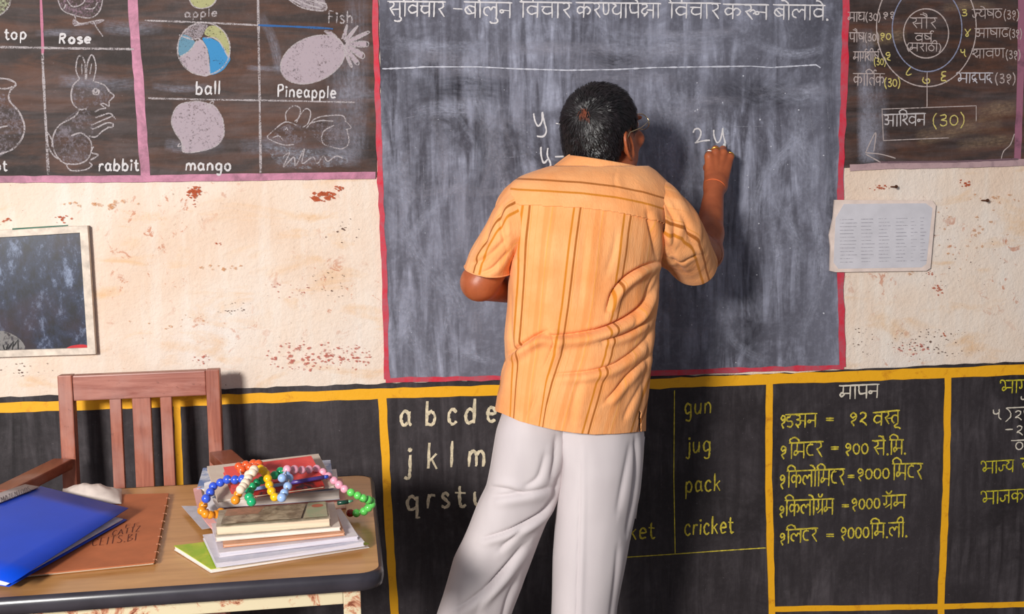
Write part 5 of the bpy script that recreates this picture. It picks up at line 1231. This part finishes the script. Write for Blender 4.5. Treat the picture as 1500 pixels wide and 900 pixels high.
def loft_cloth(name, V, mat, parent, uv, rows=None, th=.0016, cap=False, smooth=True):
    nr, nc = V.shape[:2]; F = []
    for j in range(nr-1):
        for i in range(nc): a = j*nc+i; b = j*nc+(i+1) % nc; F.append((a, b, b+nc, a+nc))
    me = bpy.data.meshes.new(name); W = V.reshape(-1, 3)-np.array(parent_origin(parent)); me.from_pydata(W.tolist(), [], F); me.materials.append(mat)
    U = np.asarray(uv).reshape(-1, 2); l = me.uv_layers.new(name='UVMap'); li = np.zeros(len(me.loops), int); me.loops.foreach_get('vertex_index', li); UV = U[li].copy()
    # unwrap the seam column
    q = UV.reshape(-1, 4, 2); wrap = (q[..., 0].max(1)-q[..., 0].min(1)) > .3
    l.data.foreach_set('uv', q.reshape(-1, 2).ravel()); me.polygons.foreach_set('use_smooth', [smooth]*len(me.polygons)); me.update()
    o = bpy.data.objects.new(name, me); COL.objects.link(o); o.parent = parent
    m = o.modifiers.new('cloth_thickness', 'SOLIDIFY'); m.thickness = th; m.offset = -1
    return o
def cloth_noise(V, sc, amp):
    sh = V.shape[:-1]; W = V.reshape(-1, 3); return (np.array([noise.noise(Vector((p[0]*sc, p[1]*sc, p[2]*sc*.5))) for p in W])*amp).reshape(sh)
def shirt_mat(name, stripes, period, base=srgb(246, 168, 96)):
    k = NT(name); sep = k.t.nodes.new('ShaderNodeSeparateXYZ'); k.lk(k.tc.outputs['UV'], sep.inputs[0])
    wob = k.math('MULTIPLY', k.math('SUBTRACT', k.noise(k.mp(), 9, 3, .5), .5), .0016)
    u = k.math('ADD', sep.outputs[0], wob); fr_ = k.math('FRACT', k.math('ADD', k.math('DIVIDE', u, period), 50.0))
    st_ = [(0.0, 0.0)]; c = base
    v = k.mp(); n = k.noise(v, 10, 4, .55); c = k.ramp(n, [(.3, srgb(238, 154, 92)), (.7, srgb(248, 178, 120))])
    for pos, w_, col, strength in stripes:
        e = w_/2/period; p = pos; m = k.ramp(fr_, [(max(0, p-e*1.5), 0), (max(.0001, p-e*.8), strength), (min(.9998, p+e*.8), strength), (min(1, p+e*1.5), 0)]); c = k.mix(m, c, col)
    cr = k.noise(k.mp((1, 1, .25)), 300, 3, .6)   # crepe weave
    c = k.mix(k.ramp(cr, [(.4, .0), (.7, .14)]), c, srgb(228, 142, 76))
    k.base(c).rough(.85).spec(.15); k.bump(k.math('ADD', k.math('MULTIPLY', cr, .6), k.noise(k.mp((3, 3, .7)), 26, 5, .6)), .45, .003)
    k.b.inputs['Sheen Weight'].default_value = .1
    return k.m
BR = srgb(176, 104, 28); YW = srgb(230, 160, 40); FT = srgb(226, 140, 74)
PER_ = .122
STR = [(.080, .0045, srgb(200, 122, 28), .95), (.255, .0012, srgb(214, 140, 50), .6), (.205, .0042, srgb(158, 88, 26), .95), (.56, .011, FT, .5), (.70, .008, FT, .42), (.66, .002, YW, .4), (.38, .0015, FT, .35)]
M_SH = shirt_mat('striped_orange_cotton', STR, PER_)
M_YK = shirt_mat('striped_orange_yoke', [(.205, .0042, srgb(200, 122, 28), .95), (.40, .0040, srgb(158, 88, 26), .9)], .130)
SH = empty('shirt', (0, 0, 0), 0, PER)
SH.location = (0, 0, 1.2)
# torso rings: pixel y, left px, right px, depth centre, half depth
TR_ = np.array([
 (243, 812, 946, -.452, .050), (250, 790, 958, -.456, .068), (258, 768, 966, -.462, .080), (268, 752, 976, -.466, .092), (282, 744, 984, -.472, .104), (300, 743, 984, -.478, .114), (330, 745, 978, -.482, .121),
 (365, 747, 970, -.485, .124), (400, 747, 965, -.488, .124), (450, 745, 961, -.490, .122), (500, 742, 955, -.494, .124), (535, 744, 951, -.498, .128), (556, 738, 949, -.499, .132),
 (575, 736, 948, -.500, .136), (600, 731, 946, -.500, .139), (632, 727, 944, -.500, .140)])
NR, NC = 230, 300
tt_ = np.linspace(0, 1, NR); ts = (TR_[:, 0]-TR_[0, 0])/(TR_[-1, 0]-TR_[0, 0])
def crv(col): 
    # smooth interpolation
    y = np.interp(tt_, ts, TR_[:, col]); kk_ = np.hanning(9); kk_ /= kk_.sum(); yp = np.pad(y, 4, mode='edge'); return np.convolve(yp, kk_, 'valid')
cy, lx, rx, yc, hd = [crv(i) for i in range(5)]
th_ = np.linspace(0, 2*np.pi, NC, endpoint=False)
V = np.zeros((NR, NC, 3)); PXY = np.zeros((NR, NC, 2))
hem = lambda x: np.interp(x, [722, 733, 760, 790, 813, 840, 870, 905, 935, 950], [-30, -26, -14, -6, -1, 3, 6, 5, 2, 0])
for j in range(NR):
    c = (lx[j]+rx[j])/2; hw = (rx[j]-lx[j])/2
    ct, s_ = np.cos(th_), np.sin(th_); ex = .82; X = np.sign(ct)*np.abs(ct)**ex; Yq = np.sign(s_)*np.abs(s_)**.92
    px = c+hw*X; t = tt_[j]; py = cy[j]+hem(px)*t**5
    # shoulder line slopes down away from the neck
    sl = max(0, 1-t*5.5); py = py+sl*0*px
    # yoke: back bulges over the shoulder blades
    for i in range(NC):
        V[j, i] = at(px[i], py[i], yc[j]+hd[j]*Yq[i])
        if Yq[i] > 0 or True:
            b = at(px[i], py[i], yc[j]+min(0, hd[j]*Yq[i])); V[j, i] = (b[0], yc[j]+hd[j]*Yq[i], b[2])
    PXY[j, :, 0] = px; PXY[j, :, 1] = py
back = np.clip(-np.sin(th_), 0, 1)[None, :]
FOLDS = [
 ([(968, 384), (940, 394), (915, 410), (898, 430), (890, 455)], 7, .015), ([(966, 400), (955, 430), (930, 460), (890, 480), (840, 492), (795, 494)], 8, .016),
 ([(964, 425), (950, 462), (920, 488), (880, 500)], 6, .009), ([(800, 487), (775, 500), (745, 522)], 7, .016), ([(955, 480), (935, 510), (900, 535), (860, 546), (815, 550)], 7, .009),
 ([(950, 520), (925, 545), (900, 575), (888, 588)], 6, .008), ([(806, 486), (813, 500), (809, 515), (798, 540)], 6, .007),
 ([(962, 395), (945, 440), (925, 475)], 5, .008), ([(940, 560), (925, 590), (915, 615)], 6, .004), ([(752, 300), (760, 340), (754, 380)], 8, .007), ([(948, 310), (955, 340), (962, 375)], 7, .007),
 ([(752, 430), (750, 480), (756, 520)], 7, .006), ([(790, 560), (783, 590), (772, 615)], 7, .004), ([(948, 470), (944, 540), (938, 600)], 6, .005),
 ([(850, 560), (842, 590), (838, 625)], 9, .004), ([(860, 330), (856, 400), (850, 450)], 12, .003), ([(800, 330), (795, 400), (792, 460)], 12, .004), ([(905, 340), (900, 370), (890, 400)], 10, .003),
 ([(742, 520), (738, 545), (735, 575)], 7, .006), ([(905, 250), (900, 262), (903, 278)], 5, .002)]
D = 1.0*fold_disp(PXY[..., 0], PXY[..., 1], FOLDS)*back**.5
Nrm = np.stack([np.cos(th_)*.8, np.sin(th_), np.zeros(NC)], 1); Nrm /= np.linalg.norm(Nrm, axis=1)[:, None]
D += cloth_noise(V, 9, .005)*np.clip((tt_-.12)*4, 0, 1)[:, None]+cloth_noise(V, 26, .0022)
V += D[..., None]*Nrm[None]
# UV in metres: across the back, and down
seamy = lambda x: np.interp(x, [740, 760, 800, 850, 900, 940, 975, 985], [292, 295, 297, 300, 306, 314, 324, 330])
shear = np.interp(PXY[..., 1], [290, 350, 450, 520, 560, 640], [0, 9, 22, 34, 48, 72])*np.interp(PXY[..., 0], [740, 800, 950], [.25, .9, 1.0])
UVx = (PXY[..., 0]+shear-750)/615; UVx = np.where(np.sin(th_)[None, :] > 0, UVx+.4, UVx); UVs = np.stack([UVx-.0195, V[..., 2]], -1)
UVy = np.stack([(seamy(PXY[..., 0])-PXY[..., 1])/615, UVx], -1)
# split at the yoke seam row by row
isy = PXY[:, :, 1].mean(1) < 300
def sub_faces(name, mask, mat, UV, parent, lift=0.0):
    V2 = V+Nrm[None]*lift; F = []
    for j in range(NR-1):
        for i in range(NC):
            if mask[j, i]: a = j*NC+i; b = j*NC+(i+1) % NC; F.append((a, b, b+NC, a+NC))
    F = np.array(F); used = np.unique(F); mp_ = -np.ones(NR*NC, int); mp_[used] = np.arange(len(used)); 
    o = mesh(name, V2.reshape(-1, 3)[used], mp_[F], mat, parent, True, uv=UV.reshape(-1, 2)[used])
    m = o.modifiers.new('cloth_thickness', 'SOLIDIFY'); m.thickness = .0018; m.offset = -1; return o
cyq = PXY[..., 1]; maskyoke = cyq < seamy(PXY[..., 0]); 
vent = (np.abs(PXY[..., 0]-936-(PXY[..., 1]-600)*.03) < 1.3) & (PXY[..., 1] > 602) & (np.sin(th_)[None] < 0)
sub_faces('torso_panel', ~maskyoke & ~vent, M_SH, UVs, SH); 
m2 = cyq < seamy(PXY[..., 0])+4
sub_faces('yoke', m2, M_YK, UVy, SH, .0022)
# side vent at the right hem
# ---- sleeves
def sleeve(name, R_, folds, flip, uoff):
    R_ = np.array(R_, float); n = 90; m = 110; t = np.linspace(0, 1, n); s = np.linspace(0, 1, len(R_)); A = [np.interp(t, s, R_[:, i]) for i in range(R_.shape[1])]
    kk_ = np.hanning(13); kk_ /= kk_.sum(); A = [np.convolve(np.pad(a, 6, mode='edge'), kk_, 'valid') if i else a for i, a in enumerate(A)]
    A[0] = np.convolve(np.pad(np.interp(t, s, R_[:, 0]), 6, mode='edge'), kk_, 'valid'); V = np.zeros((n, m, 3)); PX = np.zeros((n, m, 2)); an = np.linspace(0, 2*np.pi, m, endpoint=False); cen = []
    for j in range(n):
        o = at(A[0][j], A[1][j], A[4][j]); i_ = at(A[2][j], A[3][j], A[4][j]); cen.append((o+i_)/2)
    cen = np.array(cen); tg = np.gradient(cen, axis=0); N_ = np.zeros((n, m, 3))
    for j in range(n):
        o = at(A[0][j], A[1][j], A[4][j]); i_ = at(A[2][j], A[3][j], A[4][j]); a = (i_-o)/2; T = tg[j]/np.linalg.norm(tg[j]); b = np.cross(a/np.linalg.norm(a), T); b /= np.linalg.norm(b)
        if b[1] > 0: b = -b
        for q in range(m):
            V[j, q] = cen[j]+a*math.cos(an[q])+b*A[5][j]*math.sin(an[q]); N_[j, q] = a/np.linalg.norm(a)*math.cos(an[q])+b*math.sin(an[q])
    PX[..., 0], PX[..., 1] = proj(V)
    D = fold_disp(PX[..., 0], PX[..., 1], folds)*np.clip(np.sin(an), 0, 1)[None]**.5+cloth_noise(V, 16, .005)*np.clip(t*3, 0, 1)[:, None]+cloth_noise(V, 40, .0016)
    V = V+N_*D[..., None]; U = np.stack([np.broadcast_to(an/(2*np.pi)*.34, (n, m))+uoff, np.broadcast_to(t[:, None]*.2, (n, m))], -1)
    F = [(j*m+i, j*m+(i+1) % m, (j+1)*m+(i+1) % m, (j+1)*m+i) for j in range(n-1) for i in range(m)]
    o = mesh(name, V.reshape(-1, 3), F, M_SH, SH, True, uv=U.reshape(-1, 2)); mm = o.modifiers.new('cloth_thickness', 'SOLIDIFY'); mm.thickness = .0018; mm.offset = -1
    # stitched hem roll
    mb = MB().tube([V[n-2, i] for i in range(m)], .0016, 5, closed=True); h_ = mb.build('hem', M_SH, o, True); return o
sleeve('sleeve', [(772, 258, 762, 372, -.475, .075), (752, 266, 752, 376, -.478, .085), (735, 287, 749, 379, -.482, .086), (719, 313, 748, 384, -.482, .082), (701, 345, 747, 388, -.480, .077), (688, 370, 746, 392, -.477, .074), (679, 396, 746, 398, -.474, .072)],
  [([(742, 285), (735, 320), (742, 360)], 7, .006), ([(725, 300), (715, 340), (712, 380)], 8, .005), ([(690, 385), (710, 378), (740, 350)], 7, .005), ([(745, 370), (725, 392), (705, 402)], 6, .005)], 1, .02)
sleeve('sleeve', [(948, 258, 955, 368, -.465, .072), (968, 264, 960, 374, -.462, .080), (985, 282, 965, 380, -.450, .083), (1001, 305, 970, 386, -.425, .082), (1015, 325, 977, 394, -.395, .078), (1028, 345, 984, 401, -.365, .074), (1038, 364, 992, 408, -.335, .068)],
  [([(962, 300), (966, 330), (975, 365)], 7, .008), ([(975, 300), (990, 325), (985, 360)], 7, .006), ([(985, 295), (1005, 330), (1020, 370)], 7, .005), ([(970, 340), (985, 372), (1005, 400)], 6, .006), ([(972, 370), (990, 380), (1020, 372)], 6, .006)], -1, .07)
# ---- collar: stand and folded fall
NCo = 90; an = np.linspace(0, 2*np.pi, NCo, endpoint=False)
prof = [((880, 254), 62, .068), ((884, 247), 57, .064), ((888, 239), 53, .060), ((889, 236), 53.5, .061), ((886, 241), 57, .065), ((881, 250), 64, .072), ((876, 260), 71, .080)]
V = []
for (c_, hw, hd_) in prof:
    for a in an:
        tilt = 9*math.cos(a)+2*math.sin(a); px = c_[0]+hw*math.cos(a); py = c_[1]+tilt+(0 if math.sin(a) < 0 else -2)
        b = at(px, py, -.440+min(0, hd_*math.sin(a))); V.append((b[0], -.440+hd_*math.sin(a), b[2]+(.022*max(0, -math.sin(a)) if False else 0)))
F = [(j*NCo+i, j*NCo+(i+1) % NCo, (j+1)*NCo+(i+1) % NCo, (j+1)*NCo+i) for j in range(len(prof)-1) for i in range(NCo)]
UV = [(a/(2*np.pi)*.0+.055+.0*j, j*.01) for j in range(len(prof)) for a in an]
o = mesh('collar', V, F, M_SH, SH, True, uv=UV); mm = o.modifiers.new('cloth_thickness', 'SOLIDIFY'); mm.thickness = .0022; mm.offset = 0; mm = o.modifiers.new('soft', 'SUBSURF'); mm.levels = 1; mm.render_levels = 2
# ---- trousers
k = NT('off_white_trouser_cloth'); v = k.mp((1, 1, .3)); n = k.noise(v, 12, 4, .5); k.base(k.ramp(n, [(.3, srgb(200, 190, 192)), (.7, srgb(213, 203, 204))])).rough(.8).spec(.2); k.bump(k.noise(k.mp(), 420, 2, .5), .12, .001); k.b.inputs['Sheen Weight'].default_value = .1
M_TR = k.m; TRO = empty('trousers', (0, 0, .8), 0, PER)
def leg(name, R_, folds, ex=.9, nzs=1.0):
    R_ = np.array(R_, float); n = 200; m = 130; t = np.linspace(0, 1, n); s = (R_[:, 0]-R_[0, 0])/(R_[-1, 0]-R_[0, 0]); A = [np.interp(t, s, R_[:, i]) for i in range(R_.shape[1])]
    kk_ = np.hanning(11); kk_ /= kk_.sum(); A = [np.convolve(np.pad(a, 5, mode='edge'), kk_, 'valid') for a in A]; an = np.linspace(0, 2*np.pi, m, endpoint=False); V = np.zeros((n, m, 3)); PX = np.zeros((n, m, 2))
    for j in range(n):
        c = (A[1][j]+A[2][j])/2; hw = (A[2][j]-A[1][j])/2
        for i in range(m):
            X = np.sign(math.cos(an[i]))*abs(math.cos(an[i]))**ex; px = c+hw*X; b = at(px, A[0][j]+A[5][j]*X, A[3][j]+min(0, A[4][j]*math.sin(an[i]))); V[j, i] = (b[0], A[3][j]+A[4][j]*math.sin(an[i]), b[2]); PX[j, i] = (px, A[0][j]+A[5][j]*X)
    N_ = np.stack([np.cos(an), np.sin(an), 0*an], 1); D = fold_disp(PX[..., 0], PX[..., 1], folds)*np.clip(-np.sin(an), 0, 1)[None]**.4+cloth_noise(V, 7, .007*nzs)+cloth_noise(V, 20, .002*nzs)
    V = V+N_[None]*D[..., None]; V[..., 2] = np.maximum(V[..., 2], .030)
    F = [(j*m+i, j*m+(i+1) % m, (j+1)*m+(i+1) % m, (j+1)*m+i) for j in range(n-1) for i in range(m)]
    o = mesh(name, V.reshape(-1, 3), F, M_TR, TRO, True); mm = o.modifiers.new('cloth_thickness', 'SOLIDIFY'); mm.thickness = .002; mm.offset = -1; return o
leg('trouser_leg', [(572, 752, 850, -.500, .100, 0), (600, 740, 850, -.500, .106, 2), (640, 728, 840, -.500, .110, 6), (667, 724, 832, -.500, .108, 8), (697, 719, 824, -.500, .102, 9), (727, 713, 812, -.498, .098, 10), (750, 702, 803, -.495, .096, 11), (787, 687, 788, -.492, .094, 12),
   (833, 666, 769, -.495, .090, 13), (893, 650, 746, -.500, .086, 13), (960, 628, 722, -.505, .084, 13), (1040, 594, 690, -.510, .082, 12), (1078, 580, 672, -.515, .084, 8)],
  [([(818, 695), (808, 730), (790, 755), (750, 777), (710, 790)], 6, .012), ([(806, 715), (770, 724), (722, 730)], 8, .007), ([(784, 760), (755, 785), (732, 808)], 7, .006), ([(770, 800), (740, 835), (705, 870), (668, 895)], 8, .011),
   ([(745, 830), (720, 860), (700, 890)], 7, .005), ([(800, 665), (790, 700), (770, 715)], 8, .005), ([(720, 712), (745, 716), (765, 722)], 6, .005), ([(815, 640), (812, 670), (806, 700)], 7, .006), ([(700, 900), (680, 960), (650, 1010)], 9, .008), ([(758, 850), (745, 880), (735, 920)], 7, .006)])
leg('trouser_leg', [(572, 800, 932, -.500, .104, 0), (600, 800, 938, -.500, .110, -1), (640, 804, 943, -.500, .116, -3), (667, 811, 941, -.502, .116, -4), (700, 819, 937, -.504, .114, -4), (727, 818, 934, -.505, .108, -4), (767, 815, 926, -.506, .100, -4), (813, 812, 918, -.508, .096, -4),
   (860, 811, 909, -.510, .092, -4), (893, 810, 903, -.512, .090, -4), (980, 808, 896, -.515, .086, -3), (1060, 806, 892, -.518, .085, -2), (1094, 806, 892, -.520, .088, 0)],
  [([(850, 650), (851, 720), (849, 800), (846, 900), (845, 1000)], 4, .0035), ([(932, 640), (930, 700), (918, 780)], 6, .007), ([(925, 650), (915, 700), (905, 750)], 8, .004), ([(822, 650), (826, 680), (822, 720)], 7, .004), ([(905, 800), (900, 860), (893, 920)], 7, .004)], .9, .7)
# waistband under the shirt
MB().tube([at(843+84*math.cos(a), 575, -.50+.0)*np.array((1, 0, 1))+np.array((0, -.50+.096*math.sin(a), 0)) for a in [2*math.pi*i/40 for i in range(40)]], .014, 8, closed=True).build('waistband', M_TR, TRO, True)
mb = MB().tube([at(a, b, -.50) for a, b in ((944, 640), (940, 680), (936, 720), (931, 760))], .0016, 5); mb.build('pocket_seam', M_TR, TRO, True)
# ---- thread round the wrist, rings, sandals
ax = (ELR-WRR)/np.linalg.norm(ELR-WRR); e1 = np.cross(ax, (0, 1, 0)); e1 /= np.linalg.norm(e1); e2 = np.cross(ax, e1); wc_ = WRR+ax*.010
MB().tube([wc_+(e1*math.cos(a)+e2*math.sin(a))*.0282+ax*.004*math.cos(a) for a in [2*math.pi*i/32 for i in range(32)]], .0014, 6, closed=True).build('wrist_thread', plain('orange_thread', srgb(226, 110, 60), .7), PER, True)
def fring(i, t, mt, lb, rr):
    c = KN[i]+(MID[i]-KN[i])*t; ax_ = (MID[i]-KN[i]); ax_ /= np.linalg.norm(ax_); a1 = np.cross(ax_, (1, 0, 0)); a1 /= np.linalg.norm(a1); a2 = np.cross(ax_, a1)
    o = MB().tube([c+(a1*math.cos(a)+a2*math.sin(a))*rr for a in [2*math.pi*k_/24 for k_ in range(24)]], .0017, 8, closed=True).build('finger_ring', mt, PER, True); o['label'] = lb
M_GOLD = plain('gold', srgb(236, 186, 80), .22, .8, .05, 20, 1); M_SIL = plain('silver', srgb(220, 216, 210), .22, .8, .05, 20, 1)
fring(0, .62, M_SIL, 'silver ring', .0108); fring(1, .5, M_GOLD, 'gold ring', .0112); fring(3, .45, M_GOLD, 'gold ring', .0098)
M_LEA = plain('brown_sandal_leather', srgb(84, 52, 34), .5, .4, .2, 30)
for a_, tw in ((ANL, -.25), (ANR, .15)):
    f = np.array((math.sin(tw), math.cos(tw), 0)); s = np.array((f[1], -f[0], 0)); c0 = np.array((a_[0], a_[1], 0)); sd = empty('sandal', (0, 0, 0), 0, PER); sd.location = Vector(c0)-Vector(PER.location)
    outl = [(-.075, .0), (-.065, .028), (-.02, .034), (.06, .042), (.12, .050), (.17, .040), (.195, .012), (.19, -.015), (.16, -.040), (.10, -.046), (.04, -.036), (-.03, -.032), (-.065, -.024)]
    P = [c0+f*a+s*b for a, b in catmull([np.array(q) for q in outl], 4, True)]; n = len(P)
    mesh('sole', [(p[0], p[1], .0005) for p in P]+[(p[0], p[1], .0135) for p in P], [list(range(n)), list(range(n, 2*n))[::-1]]+[[i, i+n, (i+1) % n+n, (i+1) % n] for i in range(n)], M_LEA, sd)
    for d_q, hh in ((.10, .068), (.055, .085)):
        V = []; m_ = 12
        for i in range(m_+1):
            a = math.pi*i/m_
            for o_ in (-.011, .011): V.append(c0+f*(d_q+o_)+s*(.046*math.cos(a))+np.array((0, 0, .012+hh*math.sin(a)**.8)))
        o = mesh('strap', V, [(2*i, 2*i+1, 2*i+3, 2*i+2) for i in range(m_)], M_LEA, sd, True); mm = o.modifiers.new('t', 'SOLIDIFY'); mm.thickness = .003
# ---- the piece of chalk
tipc = at(1062, 211, -.0050); endc = P3(1056, 232, -.052)
cs_ = tag(empty('chalk_stick', tuple(tipc)), 'short white stick of chalk held in the teacher\'s fingers', 'chalk')
MB().tube([tipc, tipc+(endc-tipc)*.05, endc], [.0032, .0048, .0050], 14).build('stick', plain('white_chalk', srgb(236, 234, 230), .9, .1, .03), cs_, True)
